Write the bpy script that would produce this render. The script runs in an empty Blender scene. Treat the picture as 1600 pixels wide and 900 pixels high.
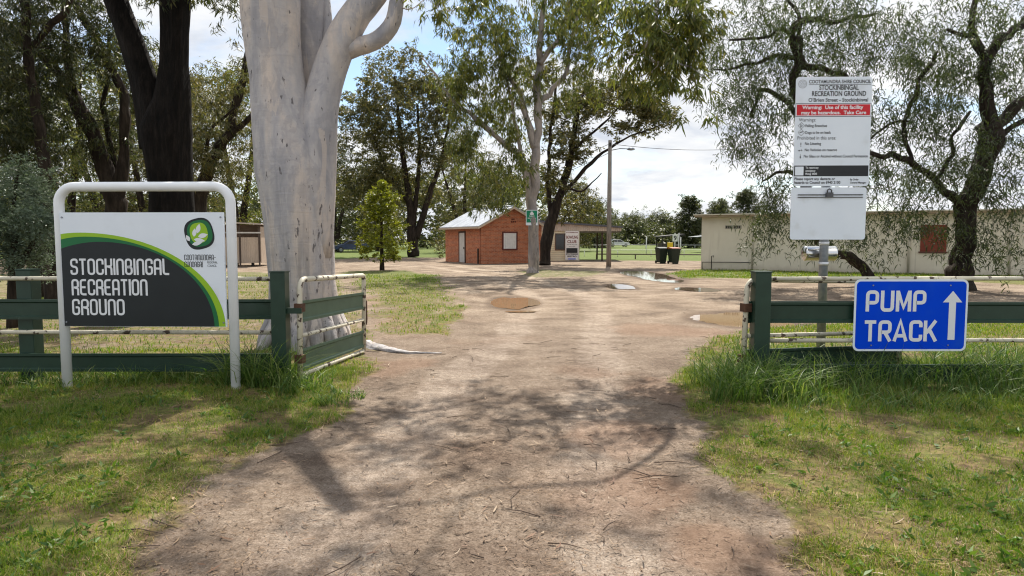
import bpy, math, random
import numpy as np
from mathutils import Vector, Matrix

random.seed(7)
RNG = np.random.default_rng(11)
C = bpy.context.scene.collection
SC = bpy.context.scene

# ------------------------------------------------------------------ camera, light, exposure
F, CX, CY, EYE = 1060.0, 800.0, 450.0, 1.6
PITCH = math.atan(76 / F)
cam_d = bpy.data.cameras.new('camera')
cam_d.sensor_width = 36.0
cam_d.lens = 36.0 * F / 1600.0
cam_d.clip_start, cam_d.clip_end = 0.05, 4000
cam = bpy.data.objects.new('camera', cam_d)
cam.location = (0, 0, EYE)
cam.rotation_euler = (math.pi / 2 - PITCH, 0, 0)
C.objects.link(cam)
SC.camera = cam

SUN_EL, SUN_AZ = math.radians(54), math.radians(9)
SUN = Vector((math.sin(SUN_AZ) * math.cos(SUN_EL), math.cos(SUN_AZ) * math.cos(SUN_EL), math.sin(SUN_EL)))
sun_d = bpy.data.lights.new('sun', 'SUN')
sun_d.energy, sun_d.angle, sun_d.color = 5.0, math.radians(0.53), (1.0, 0.93, 0.82)
sun = bpy.data.objects.new('sun', sun_d)
sun.rotation_euler = SUN.to_track_quat('Z', 'Y').to_euler()
sun.location = (0, 0, 60)
C.objects.link(sun)

SC.view_settings.view_transform = 'Standard'
SC.view_settings.look = 'None'
SC.view_settings.exposure = 0.80
SC.view_settings.gamma = 1
SC.cycles.use_denoising = True
SC.cycles.filter_width = 1.15
SC.cycles.max_bounces = 7
SC.cycles.diffuse_bounces = 3
SC.cycles.glossy_bounces = 2
SC.cycles.transmission_bounces = 4
SC.cycles.transparent_max_bounces = 8
SC.cycles.caustics_reflective = False
SC.cycles.caustics_refractive = False
SC.cycles.sample_clamp_indirect = 6

# ------------------------------------------------------------------ node helpers
class NT:
    def __init__(s, tree):
        s.t = tree
        s.n, s.l = tree.nodes, tree.links
    def node(s, typ, **kw):
        nd = s.n.new(typ)
        for k, v in kw.items():
            setattr(nd, k, v)
        return nd
    def put(s, sock, v):
        if isinstance(v, bpy.types.NodeSocket):
            s.l.new(v, sock)
        else:
            if isinstance(v, tuple) and len(v) == 3 and sock.type == 'RGBA':
                v = v + (1,)
            sock.default_value = v
    def math(s, op, a, b=0.0, clamp=False):
        m = s.node('ShaderNodeMath', operation=op, use_clamp=clamp)
        s.put(m.inputs[0], a); s.put(m.inputs[1], b)
        return m.outputs[0]
    def mix(s, fac, a, b, blend='MIX'):
        m = s.node('ShaderNodeMix', data_type='RGBA', blend_type=blend)
        s.put(m.inputs['Factor'], fac); s.put(m.inputs[6], a); s.put(m.inputs[7], b)
        return m.outputs[2]
    def noise(s, vec, scale, detail=4, rough=0.55, dist=0.0):
        m = s.node('ShaderNodeTexNoise')
        if vec is not None: s.l.new(vec, m.inputs['Vector'])
        m.inputs['Scale'].default_value = scale
        m.inputs['Detail'].default_value = detail
        m.inputs['Roughness'].default_value = rough
        m.inputs['Distortion'].default_value = dist
        return m.outputs[0]
    def ramp(s, fac, stops, interp='LINEAR'):
        r = s.node('ShaderNodeValToRGB')
        r.color_ramp.interpolation = interp
        e = r.color_ramp.elements
        while len(e) > 1: e.remove(e[-1])
        for i, (p, c) in enumerate(stops):
            el = e[0] if i == 0 else e.new(p)
            el.position = p
            if not isinstance(c, tuple): c = (c, c, c)
            el.color = c + (1,)
        s.put(r.inputs[0], fac)
        return r.outputs[0]
    def step(s, v, a, b):
        m = s.node('ShaderNodeMapRange', interpolation_type='SMOOTHSTEP')
        s.put(m.inputs[0], v)
        m.inputs[1].default_value, m.inputs[2].default_value = a, b
        return m.outputs[0]
    def mapping(s, vec, scale=(1, 1, 1), rot=(0, 0, 0)):
        m = s.node('ShaderNodeMapping')
        s.l.new(vec, m.inputs[0])
        m.inputs['Scale'].default_value = scale
        m.inputs['Rotation'].default_value = rot
        return m.outputs[0]
    def coord(s, which='Object'):
        return s.node('ShaderNodeTexCoord').outputs[which]
    def bump(s, h, strength=0.5, dist=0.01, normal=None):
        b = s.node('ShaderNodeBump')
        s.put(b.inputs['Height'], h)
        b.inputs['Strength'].default_value = strength
        b.inputs['Distance'].default_value = dist
        if normal is not None: s.l.new(normal, b.inputs['Normal'])
        return b.outputs[0]

def new_mat(name):
    m = bpy.data.materials.new(name)
    m.use_nodes = True
    nt = NT(m.node_tree)
    nt.n.clear()
    out = nt.node('ShaderNodeOutputMaterial')
    return m, nt, out

def principled(nt, out, col, rough=0.7, metal=0.0, normal=None, spec=0.3):
    p = nt.node('ShaderNodeBsdfPrincipled')
    nt.put(p.inputs['Base Color'], col)
    nt.put(p.inputs['Roughness'], rough)
    nt.put(p.inputs['Metallic'], metal)
    p.inputs['Specular IOR Level'].default_value = spec
    if normal is not None: nt.l.new(normal, p.inputs['Normal'])
    if out is not None: nt.l.new(p.outputs[0], out.inputs[0])
    return p

def noisy(name, c1, c2, scale=8, rough=0.7, metal=0.0, bump=0.0, bscale=40, bdist=0.005, stretch=(1, 1, 1), spec=0.3,
          c3=None, spots=(0.62, 0.68), spscale=20):
    m, nt, out = new_mat(name)
    co = nt.mapping(nt.coord(), stretch)
    n = nt.noise(co, scale, 5)
    col = nt.ramp(n, [(0.3, c1), (0.7, c2)])
    if c3 is not None:
        f = nt.step(nt.noise(co, spscale, 4), *spots)
        col = nt.mix(f, col, c3)
    nor = None
    if bump > 0:
        nor = nt.bump(nt.noise(co, bscale, 5, 0.65), bump, bdist)
    principled(nt, out, col, rough, metal, nor, spec)
    return m

def leaf_mat(name, cols, trans=0.35, rough=0.45, tcol=None):
    m, nt, out = new_mat(name)
    geo = nt.node('ShaderNodeNewGeometry')
    r = geo.outputs['Random Per Island']
    k = len(cols)
    col = nt.ramp(r, [(i / max(1, k - 1), c) for i, c in enumerate(cols)])
    big = nt.noise(nt.coord(), 0.9, 2)
    col = nt.mix(nt.math('MULTIPLY', nt.step(big, 0.35, 0.65), 0.35), col, nt.mix(1.0, col, (1.45, 1.25, 0.8), 'MULTIPLY'))
    p = principled(nt, None, col, rough, 0, None, 0.35)
    tr = nt.node('ShaderNodeBsdfTranslucent')
    tc = nt.mix(1.0, col, tcol or (1.5, 1.55, 0.7), 'MULTIPLY')
    nt.l.new(tc, tr.inputs[0])
    mx = nt.node('ShaderNodeMixShader')
    mx.inputs[0].default_value = trans
    nt.l.new(p.outputs[0], mx.inputs[1]); nt.l.new(tr.outputs[0], mx.inputs[2])
    nt.l.new(mx.outputs[0], out.inputs[0])
    return m

# ------------------------------------------------------------------ world: sky with clouds
W = bpy.data.worlds.new('World')
SC.world = W
W.use_nodes = True
nt = NT(W.node_tree)
nt.n.clear()
wo = nt.node('ShaderNodeOutputWorld')
bg = nt.node('ShaderNodeBackground')
sky = nt.node('ShaderNodeTexSky', sky_type='NISHITA')
sky.sun_disc = False
sky.sun_elevation, sky.sun_rotation = SUN_EL, SUN_AZ
sky.air_density, sky.dust_density, sky.ozone_density = 1.0, 0.4, 1.6
dirv = nt.coord('Generated')
sep = nt.node('ShaderNodeSeparateXYZ'); nt.l.new(dirv, sep.inputs[0])
zz = nt.math('ADD', nt.math('MAXIMUM', sep.outputs[2], 0.0), 0.16)
comb = nt.node('ShaderNodeCombineXYZ')
nt.l.new(nt.math('DIVIDE', sep.outputs[0], zz), comb.inputs[0])
nt.l.new(nt.math('DIVIDE', sep.outputs[1], zz), comb.inputs[1])
comb.inputs[2].default_value = 3.7
n1 = nt.noise(comb.outputs[0], 1.15, 9, 0.58, 0.25)
n2 = nt.noise(comb.outputs[0], 2.6, 7, 0.6, 0.2)
cover = nt.step(n1, 0.33, 0.50)
ccol = nt.ramp(n2, [(0.32, (4.1, 4.4, 4.95)), (0.45, (5.1, 5.25, 5.5)), (0.58, (5.8, 5.85, 5.9))])
ccol = nt.mix(nt.step(sep.outputs[2], 0.25, 0.75), ccol, nt.mix(1.0, ccol, (1.3, 1.3, 1.3), 'MULTIPLY'))
skyc = nt.mix(1.0, sky.outputs[0], (1.0, 1.0, 1.0), 'MULTIPLY')
nt.l.new(nt.mix(cover, skyc, ccol), bg.inputs[0])
bg.inputs[1].default_value = 0.1
nt.l.new(bg.outputs[0], wo.inputs[0])

# ------------------------------------------------------------------ pixel -> world placement
cp, sp = math.cos(PITCH), math.sin(PITCH)
def ray(px, py):
    u, v = (px - CX) / F, (CY - py) / F
    return Vector((u, cp + v * sp, -sp + v * cp))
def at(px, py, Y):
    d = ray(px, py)
    t = Y / d.y
    return Vector((d.x * t, Y, EYE + d.z * t))
def gp(px, py):
    d = ray(px, py)
    t = EYE / -d.z
    return Vector((d.x * t, d.y * t, 0))

# ------------------------------------------------------------------ numpy value noise
_T = np.random.default_rng(5).random((256, 256))
def vnoise(x, y):
    xi, yi = np.floor(x).astype(int), np.floor(y).astype(int)
    fx, fy = x - xi, y - yi
    fx, fy = fx * fx * (3 - 2 * fx), fy * fy * (3 - 2 * fy)
    a = _T[xi & 255, yi & 255]; b = _T[(xi + 1) & 255, yi & 255]
    c = _T[xi & 255, (yi + 1) & 255]; d = _T[(xi + 1) & 255, (yi + 1) & 255]
    return (a * (1 - fx) + b * fx) * (1 - fy) + (c * (1 - fx) + d * fx) * fy
def fbm(x, y, o=4):
    s, a, t = 0, 0.5, 0
    for i in range(o):
        s = s + a * vnoise(x * 2 ** i + 17 * i, y * 2 ** i + 31 * i); t += a; a *= 0.5
    return s / t

# ------------------------------------------------------------------ mesh helpers
class MB:
    def __init__(s): s.v, s.f, s.sm = [], [], []
    def add(s, vs, fs, smooth=False):
        o = len(s.v)
        s.v.extend([tuple(p) for p in vs])
        s.f.extend([tuple(i + o for i in f) for f in fs])
        s.sm.extend([smooth] * len(fs))
        return s
    def box(s, lo, hi, M=None):
        x0, y0, z0 = lo; x1, y1, z1 = hi
        vs = [Vector(p) for p in ((x0,y0,z0),(x1,y0,z0),(x1,y1,z0),(x0,y1,z0),(x0,y0,z1),(x1,y0,z1),(x1,y1,z1),(x0,y1,z1))]
        if M is not None: vs = [M @ p for p in vs]
        return s.add(vs, [(0,3,2,1),(4,5,6,7),(0,1,5,4),(1,2,6,5),(2,3,7,6),(3,0,4,7)])
    def prism(s, poly, y0, y1):
        """poly in (x,z), extruded along y (y0 = front, nearer the viewer)"""
        n = len(poly)
        vs = [(x, y0, z) for x, z in poly] + [(x, y1, z) for x, z in poly]
        fs = [tuple(range(n)), tuple(range(2 * n - 1, n - 1, -1))]
        fs += [(i, i + n, (i + 1) % n + n, (i + 1) % n) for i in range(n)]
        return s.add(vs, fs)
    def flat(s, poly, y):
        return s.add([(x, y, z) for x, z in poly], [tuple(range(len(poly)))])
    def tube(s, pts, r, n=10, cap=True, wob=0.0, seed=0, closed=False):
        pts = [Vector(p) for p in pts]
        k = len(pts)
        rs = r if isinstance(r, (list, tuple, np.ndarray)) else [r] * k
        rr = random.Random(seed)
        ph = [(rr.uniform(0, 6.3), rr.uniform(-1.2, 1.2), rr.choice([2, 3, 5])) for _ in range(4)]
        t0 = (pts[1] - pts[0]).normalized()
        ref = Vector((1, 0, 0)) if abs(t0.x) < 0.8 else Vector((0, 0, 1))
        nrm = (ref - t0 * ref.dot(t0)).normalized()
        vs, L = [], 0.0
        for i in range(k):
            if closed: t = (pts[(i + 1) % k] - pts[i - 1]).normalized()
            elif i == 0: t = t0
            elif i == k - 1: t = (pts[i] - pts[i - 1]).normalized()
            else: t = ((pts[i + 1] - pts[i]).normalized() + (pts[i] - pts[i - 1]).normalized()).normalized()
            nrm = (nrm - t * nrm.dot(t)).normalized()
            bn = t.cross(nrm)
            if i: L += (pts[i] - pts[i - 1]).length
            for j in range(n):
                a = 2 * math.pi * j / n
                q = rs[i]
                if wob:
                    q *= 1 + wob * sum(math.sin(m * a + p + w * L) for p, w, m in ph) / 2
                vs.append(pts[i] + (nrm * math.cos(a) + bn * math.sin(a)) * q)
        fs = []
        for i in range(k if closed else k - 1):
            i2 = (i + 1) % k
            fs += [(i * n + j, i * n + (j + 1) % n, i2 * n + (j + 1) % n, i2 * n + j) for j in range(n)]
        s.add(vs, fs, True)
        if cap and not closed:
            o = len(s.v) - len(vs)
            s.f.append(tuple(o + j for j in range(n - 1, -1, -1))); s.sm.append(False)
            s.f.append(tuple(o + (k - 1) * n + j for j in range(n))); s.sm.append(False)
        return s
    def lathe(s, prof, n=20, M=None):
        """prof: (r, z) pairs"""
        vs = []
        for r, z in prof:
            for j in range(n):
                a = 2 * math.pi * j / n
                p = Vector((r * math.cos(a), r * math.sin(a), z))
                vs.append(M @ p if M is not None else p)
        fs = []
        for i in range(len(prof) - 1):
            fs += [(i * n + j, i * n + (j + 1) % n, (i + 1) * n + (j + 1) % n, (i + 1) * n + j) for j in range(n)]
        s.add(vs, fs, True)
        return s
    def build(s, name, mat, parent=None, bevel=0.0):
        me = bpy.data.meshes.new(name)
        me.from_pydata(s.v, [], s.f)
        me.polygons.foreach_set('use_smooth', s.sm)
        me.validate()
        me.update()
        me.materials.append(mat)
        o = bpy.data.objects.new(name, me)
        C.objects.link(o)
        if parent is not None: o.parent = parent
        if bevel:
            b = o.modifiers.new('bevel', 'BEVEL'); b.width = bevel; b.segments = 2; b.limit_method = 'ANGLE'
        return o

def np_mesh(name, V, nper, mat, parent=None, tris=False, faces=None):
    """V: (N*k,3) loose polygons of k corners each; or explicit faces (list of arrays with same corner count)"""
    me = bpy.data.meshes.new(name)
    V = np.asarray(V, dtype=np.float32).reshape(-1, 3)
    me.vertices.add(len(V)); me.vertices.foreach_set('co', V.ravel())
    if faces is None:
        nf = len(V) // nper
        me.loops.add(nf * nper); me.loops.foreach_set('vertex_index', np.arange(nf * nper, dtype=np.int32))
        me.polygons.add(nf)
        me.polygons.foreach_set('loop_start', np.arange(nf, dtype=np.int32) * nper)
        me.polygons.foreach_set('loop_total', np.full(nf, nper, dtype=np.int32))
    else:
        idx = np.concatenate([f.ravel() for f in faces]).astype(np.int32)
        tot = np.concatenate([np.full(len(f), f.shape[1], dtype=np.int32) for f in faces])
        me.loops.add(len(idx)); me.loops.foreach_set('vertex_index', idx)
        me.polygons.add(len(tot))
        me.polygons.foreach_set('loop_start', np.concatenate([[0], np.cumsum(tot)[:-1]]).astype(np.int32))
        me.polygons.foreach_set('loop_total', tot)
    me.update(calc_edges=True)
    me.materials.append(mat)
    o = bpy.data.objects.new(name, me)
    C.objects.link(o)
    if parent is not None: o.parent = parent
    return o

def tag(o, label=None, cat=None, group=None, kind=None):
    if label: o['label'] = label
    if cat: o['category'] = cat
    if group: o['group'] = group
    if kind: o['kind'] = kind
    return o
def thing(name, label, cat, loc=(0, 0, 0), rz=0.0, group=None):
    o = bpy.data.objects.new(name, None)
    o.empty_display_size = 0.2
    o.location = loc; o.rotation_euler = (0, 0, rz)
    C.objects.link(o)
    return tag(o, label, cat, group)

# ------------------------------------------------------------------ ground masks (what grows where)
def poly_px(pts): return np.array([[*gp(x, y).xy] for x, y in pts])
def sdist(P, poly):
    """signed distance (positive inside) of points P (N,2)"""
    d = np.full(len(P), 1e9); inside = np.zeros(len(P), bool)
    n = len(poly)
    for i in range(n):
        a, b = poly[i], poly[(i + 1) % n]
        ab = b - a
        t = np.clip(((P - a) @ ab) / max(1e-9, ab @ ab), 0, 1)
        d = np.minimum(d, np.linalg.norm(P - a - t[:, None] * ab, axis=1))
        c = ((a[1] > P[:, 1]) != (b[1] > P[:, 1])) & (P[:, 0] < (b[0] - a[0]) * (P[:, 1] - a[1]) / ((b[1] - a[1]) or 1e-9) + a[0])
        inside ^= c
    return np.where(inside, d, -d)
L0 = [(-4000, 1500), (120, 1500), (180, 960), (215, 890), (280, 805), (330, 750), (420, 695), (520, 660), (552, 622), (560, 592), (590, 560), (560, 548), (470, 550), (300, 548), (0, 545), (-4000, 545)]
R0 = [(1500, 1500), (1360, 1000), (1275, 890), (1185, 790), (1105, 705), (1068, 655), (1058, 600), (1075, 560), (1110, 530), (1180, 514), (1300, 506), (3500, 500), (5000, 1500)]
MASKS = [
    (poly_px(L0), 1.0, 0.35), (poly_px(R0), 1.0, 0.35),
    (poly_px([(-4000, 548), (600, 555), (640, 545), (590, 515), (560, 470), (540, 432), (400, 425), (0, 428), (-4000, 440)]), 0.53, 0.6),
    (poly_px([(525, 424), (640, 422), (690, 430), (712, 450), (728, 485), (705, 520), (640, 535), (585, 518), (555, 460)]), 0.60, 0.8),
    (poly_px([(-6000, 404), (530, 405), (640, 398), (692, 398), (690, 389), (-6000, 389)]), 1.0, 1.5),
    (poly_px([(1035, 428), (1060, 424), (1095, 421.5), (1300, 424), (1600, 431), (3000, 450), (3000, 470), (1600, 446), (1490, 440), (1250, 437), (1070, 435)]), 0.85, 0.6),
    (poly_px([(800, 424), (850, 421), (960, 424), (940, 432), (830, 436)]), 0.5, 0.6),
]
MASKS.append((poly_px([(640, 520), (700, 524), (722, 497), (728, 480), (712, 478), (680, 492)]), 0.85, 0.35))
MASKS.append((poly_px([(540, 430), (640, 424), (690, 432), (690, 446), (600, 442)]), 0.75, 0.7))
FAR = np.array([[4.6, 52.5], [14, 50.5], [80, 40], [400, 60], [400, 1400], [-400, 1400], [-400, 60], [-6, 60], [-6, 80], [4, 80]])
MASKS.append((FAR, 1.0, 1.2))
def mask(P):
    P = np.asarray(P, float)
    m = np.zeros(len(P))
    n = fbm(P[:, 0] * 1.3 + 50, P[:, 1] * 1.3 + 80, 4) - 0.5
    for poly, w, soft in MASKS:
        d = sdist(P, poly) + n * soft * 1.6
        t = np.clip(d / soft * 0.5 + 0.5, 0, 1)
        m = np.maximum(m, w * t * t * (3 - 2 * t))
    return m
PUDDLES = [  # px centre, px half sizes, murky brown?
    ((803, 472), (35, 9.5), 0), ((1166, 498.5), (78, 11.5), 0), ((1014, 430.5), (33, 8), 1),
    ((969, 447.5), (22, 3.8), 1), ((1090, 452), (30, 3.4), 1), ((815, 486.5), (22, 1.6), 0)]
PUD = []
for (x, y), (rx, ry), k in PUDDLES:
    c = gp(x, y); ex = (gp(x + rx, y) - gp(x - rx, y)).length / 2; ey = abs(gp(x, y - ry).y - gp(x, y + ry).y) / 2
    PUD.append((c.x, c.y, ex, ey, k))
def height(P, m=None):
    P = np.asarray(P, float)
    if m is None: m = mask(P)
    near = np.clip(1 - np.maximum(P[:, 1] - 25, 0) / 30, 0, 1)
    h = (fbm(P[:, 0] * 0.6, P[:, 1] * 0.6, 3) - 0.5) * 0.05 + (fbm(P[:, 0] * 2.6 + 9, P[:, 1] * 2.6, 3) - 0.5) * 0.028
    h = h * near + 0.035 * m * near
    for x, y, ex, ey, k in PUD:
        d = np.sqrt(((P[:, 0] - x) / ex) ** 2 + ((P[:, 1] - y) / ey) ** 2)
        w = np.clip(1.9 - d, 0, 1); w = w * w * (3 - 2 * w)
        h = h * (1 - w) + w * np.where(d < 1.25, -0.03 * np.clip(1.25 - d, 0, 0.6) / 0.6 , 0)
    return h
def hz(x, y): return float(height([[x, y]])[0])

# ------------------------------------------------------------------ ground
def ground_mat():
    m, nt, out = new_mat('dirt_and_grass_ground')
    co = nt.coord('Object')
    at_ = nt.node('ShaderNodeAttribute', attribute_name='grass')
    g = at_.outputs['Fac']
    big = nt.noise(co, 0.35, 4); mid = nt.noise(co, 1.7, 5, 0.6); fine = nt.noise(co, 14, 6, 0.7); grain = nt.noise(co, 75, 4, 0.75)
    dirt = nt.ramp(mid, [(0.30, (0.175, 0.134, 0.106)), (0.47, (0.282, 0.230, 0.188)), (0.66, (0.375, 0.317, 0.263))])
    dirt = nt.mix(nt.math('MULTIPLY', nt.step(big, 0.5, 0.68), 0.5), dirt, (0.24, 0.150, 0.102))
    # the far part of the yard is pale trodden sand
    sepp = nt.node('ShaderNodeSeparateXYZ'); nt.l.new(co, sepp.inputs[0])
    far = nt.step(sepp.outputs[1], 8.0, 17.0)
    sand = nt.ramp(nt.noise(co, 0.9, 5, 0.6), [(0.36, (0.205, 0.158, 0.118)), (0.5, (0.375, 0.306, 0.240)), (0.64, (0.51, 0.435, 0.350))])
    dirt = nt.mix(nt.math('MULTIPLY', far, 0.85), dirt, sand)
    dirt = nt.mix(nt.step(fine, 0.40, 0.66), nt.mix(1.0, dirt, (0.72, 0.70, 0.68), 'MULTIPLY'), dirt)
    dirt = nt.mix(nt.math('MULTIPLY', nt.step(grain, 0.42, 0.62), 1.0), nt.mix(1.0, dirt, (0.62, 0.6, 0.58), 'MULTIPLY'), dirt)
    # two worn wheel tracks, paler and smoother; rusty patches of bare subsoil
    rut = nt.node('ShaderNodeAttribute', attribute_name='rut').outputs['Fac']
    rutm = nt.step(nt.math('ADD', rut, nt.math('MULTIPLY', nt.math('SUBTRACT', mid, 0.5), 0.9)), 0.25, 0.75)
    dirt = nt.mix(nt.math('MULTIPLY', rutm, 0.55), nt.mix(1.0, dirt, (0.86, 0.82, 0.78), 'MULTIPLY'), nt.mix(1.0, dirt, (1.25, 1.26, 1.28), 'MULTIPLY'))
    red = nt.node('ShaderNodeAttribute', attribute_name='red').outputs['Fac']
    redm = nt.step(nt.math('ADD', red, nt.math('MULTIPLY', nt.math('SUBTRACT', nt.noise(co, 3.1, 5, 0.65), 0.5), 1.0)), 0.3, 0.75)
    dirt = nt.mix(nt.math('MULTIPLY', redm, 0.4), dirt, nt.mix(fine, (0.14, 0.078, 0.050), (0.27, 0.165, 0.108)))
    # scattered darker bark crumbs and leaf scraps
    vo = nt.node('ShaderNodeTexVoronoi'); vo.inputs['Scale'].default_value = 26
    nt.l.new(nt.mapping(co, (1.0, 0.35, 1)), vo.inputs['Vector'])
    crumbs = nt.math('MULTIPLY', nt.step(vo.outputs['Distance'], 0.16, 0.10), nt.step(nt.noise(co, 2.1, 3), 0.45, 0.6))
    dirt = nt.mix(nt.math('MULTIPLY', crumbs, 0.75), dirt, (0.075, 0.048, 0.034))
    soil = nt.ramp(nt.noise(co, 3.2, 5, 0.65), [(0.3, (0.10, 0.062, 0.036)), (0.46, (0.19, 0.145, 0.06)), (0.6, (0.12, 0.135, 0.03)), (0.75, (0.24, 0.195, 0.09))])
    turf = nt.ramp(nt.noise(co, 0.8, 6, 0.7), [(0.3, (0.075, 0.115, 0.022)), (0.55, (0.12, 0.16, 0.035)), (0.75, (0.17, 0.175, 0.05))])
    gfar = nt.step(sepp.outputs[1], 10.0, 45.0)
    turf = nt.mix(gfar, soil, turf)
    turf = nt.mix(nt.step(fine, 0.42, 0.6), nt.mix(1.0, turf, (0.6, 0.6, 0.6), 'MULTIPLY'), turf)
    gm = nt.math('ADD', g, nt.math('MULTIPLY', nt.math('SUBTRACT', nt.noise(co, 4.5, 6, 0.7), 0.5), 1.1))
    gm = nt.step(gm, 0.36, 0.62)
    col = nt.mix(gm, dirt, turf)
    # damp rims round the puddles
    wet = nt.node('ShaderNodeAttribute', attribute_name='wet').outputs['Fac']
    wetm = nt.step(nt.math('ADD', wet, nt.math('MULTIPLY', nt.math('SUBTRACT', fine, 0.5), 0.6)), 0.35, 0.7)
    col = nt.mix(wetm, col, nt.mix(1.0, col, (0.50, 0.43, 0.37), 'MULTIPLY'))
    hgt = nt.math('ADD', nt.math('MULTIPLY', fine, 1.0), nt.math('MULTIPLY', grain, 0.38))
    nor = nt.bump(hgt, 0.75, 0.030)
    principled(nt, out, col, nt.math('SUBTRACT', 0.95, nt.math('MULTIPLY', wetm, 0.12)), 0, nor, 0.2)
    return m

def make_ground():
    ys = [-25.0]
    while ys[-1] < 1900:
        y = ys[-1]
        ys.append(y + (0.8 if y < -1 else max(0.055, 0.014 * (y - 1)) if y < 60 else 0.05 * y))
    ys = np.array(ys)
    nx = 420
    u = np.linspace(-1, 1, nx); u = 0.55 * u + 0.45 * u ** 3
    wd = 9 + np.maximum(ys, 0) * 1.3 + np.where(ys < 0, -ys * 0.6, 0)
    X = u[None, :] * wd[:, None]; Y = np.repeat(ys[:, None], nx, 1)
    P = np.stack([X.ravel(), Y.ravel()], 1)
    m = mask(P); h = height(P, m)
    wet = np.zeros(len(P))
    for x, y, ex, ey, k in PUD:
        d = np.sqrt(((P[:, 0] - x) / ex) ** 2 + ((P[:, 1] - y) / ey) ** 2)
        wet = np.maximum(wet, np.clip(1.8 - d, 0, 1))
    path = np.array([[*gp(a, b).xy] for a, b in ((720, 1150), (738, 900), (762, 750), (818, 600), (868, 520), (880, 465), (800, 432), (690, 416), (500, 411))])
    d = np.full(len(P), 1e9)
    for q in range(len(path) - 1):
        a_, b_ = path[q], path[q + 1]; ab = b_ - a_
        t = np.clip(((P - a_) @ ab) / (ab @ ab), 0, 1)
        d = np.minimum(d, np.linalg.norm(P - a_ - t[:, None] * ab, axis=1))
    rut = np.exp(-((d - 0.78) / 0.36) ** 2)
    red = np.zeros(len(P))
    for px, py, r_ in ((600, 575, 0.5), (640, 568, 0.4), (1045, 610, 0.55), (1020, 515, 0.9), (1090, 520, 0.7), (960, 680, 0.5), (640, 505, 0.8), (1130, 860, 0.35), (1010, 760, 0.35), (600, 470, 1.2)):
        g_ = gp(px, py)
        red = np.maximum(red, np.exp(-(np.hypot(P[:, 0] - g_.x, (P[:, 1] - g_.y) * 0.8) / r_) ** 2))
    h = h - 0.012 * rut * (P[:, 1] < 25)
    V = np.column_stack([P, h])
    ny = len(ys)
    i = (np.arange(ny - 1)[:, None] * nx + np.arange(nx - 1)[None, :]).ravel()
    faces = np.stack([i, i + 1, i + nx + 1, i + nx], 1)
    o = np_mesh('ground', V, 4, ground_mat(), faces=[faces])
    for nm, arr in (('grass', m), ('wet', wet), ('rut', rut), ('red', red)):
        a = o.data.attributes.new(nm, 'FLOAT', 'POINT')
        a.data.foreach_set('value', arr.astype(np.float32))
    o.data.polygons.foreach_set('use_smooth', np.ones(len(o.data.polygons), bool))
    tag(o, kind='structure')
make_ground()

def puddle_mat(name, col):
    m, nt, out = new_mat(name)
    n = nt.noise(nt.coord(), 9, 3)
    principled(nt, out, col, 0.03, 0, None, 0.6)
    return m
pm = [puddle_mat('muddy_water', (0.27, 0.185, 0.110)), puddle_mat('clear_water', (0.12, 0.085, 0.06))]
for x, y, ex, ey, k in PUD:
    n, vs = 90, []
    rr = random.Random(int(x * 100))
    ph = [rr.uniform(0, 6.3) for _ in range(4)]
    for j in range(n):
        a = 2 * math.pi * j / n
        q = 1.02 + 0.10 * math.sin(2 * a + ph[0]) + 0.09 * math.sin(3 * a + ph[1]) + 0.06 * math.sin(5 * a + ph[2]) + 0.22 * (float(fbm(np.array([3 + 3.2 * math.cos(a) + x]), np.array([3 + 3.2 * math.sin(a) + y]), 4)[0]) - 0.5) + 0.16 * (float(fbm(np.array([9 + 9 * math.cos(a) + x]), np.array([9 + 9 * math.sin(a) + y]), 2)[0]) - 0.5)
        vs.append((x + ex * q * math.cos(a), y + ey * q * math.sin(a), -0.0095 + 0.0012 * PUD.index((x, y, ex, ey, k))))
    o = MB().add(vs, [tuple(range(n))]).build('water', pm[k])
    tag(o, kind='structure')

# sandy mound far left behind the sign
mb = MB()
sm = gp(150, 424); vs, fs, nn, mm = [], [], 36, 8
for i in range(mm + 1):
    for j in range(nn):
        a, q = 2 * math.pi * j / nn, i / mm
        r = q * 4.2 * (1 + 0.12 * math.sin(3 * a + 1))
        vs.append((sm.x + r * math.cos(a) * 1.1, sm.y + r * math.sin(a) * 0.7, -0.06 + 0.85 * (1 - q ** 1.6) * (1 + 0.15 * math.sin(5 * a + i))))
for i in range(mm):
    fs += [(i * nn + j, (i + 1) * nn + j, (i + 1) * nn + (j + 1) % nn, i * nn + (j + 1) % nn) for j in range(nn)]
mb.add(vs, fs, True)
tag(mb.build('sand_mound', noisy('mound_sand', (0.30, 0.20, 0.13), (0.42, 0.31, 0.22), 3, 0.95, bump=0.6, bscale=25, bdist=0.03)), kind='structure')

# ------------------------------------------------------------------ shared materials
M = {}
M['green_paint'] = noisy('dark_green_paint', (0.012, 0.034, 0.022), (0.018, 0.047, 0.031), 6, 0.38, bump=0.06, bscale=30, bdist=0.002, spec=0.4, c3=(0.05, 0.075, 0.06), spots=(0.66, 0.75), spscale=14)
M['gate_green'] = noisy('lighter_green_paint', (0.065, 0.110, 0.070), (0.085, 0.140, 0.092), 5, 0.5, bump=0.05, bscale=30, bdist=0.002, c3=(0.12, 0.14, 0.11), spots=(0.66, 0.75), spscale=12)  # lighter green than the fence rails, with paler specks
M['worn_pipe'] = noisy('flaking_cream_paint', (0.50, 0.46, 0.36), (0.62, 0.58, 0.47), 9, 0.55, c3=(0.085, 0.060, 0.048), spots=(0.565, 0.605), spscale=11, bump=0.2, bscale=25, bdist=0.003)
M['white_paint'] = noisy('white_powder_coat', (0.74, 0.76, 0.79), (0.80, 0.82, 0.84), 5, 0.4, c3=(0.42, 0.43, 0.40), spots=(0.68, 0.78), spscale=6)
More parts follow.
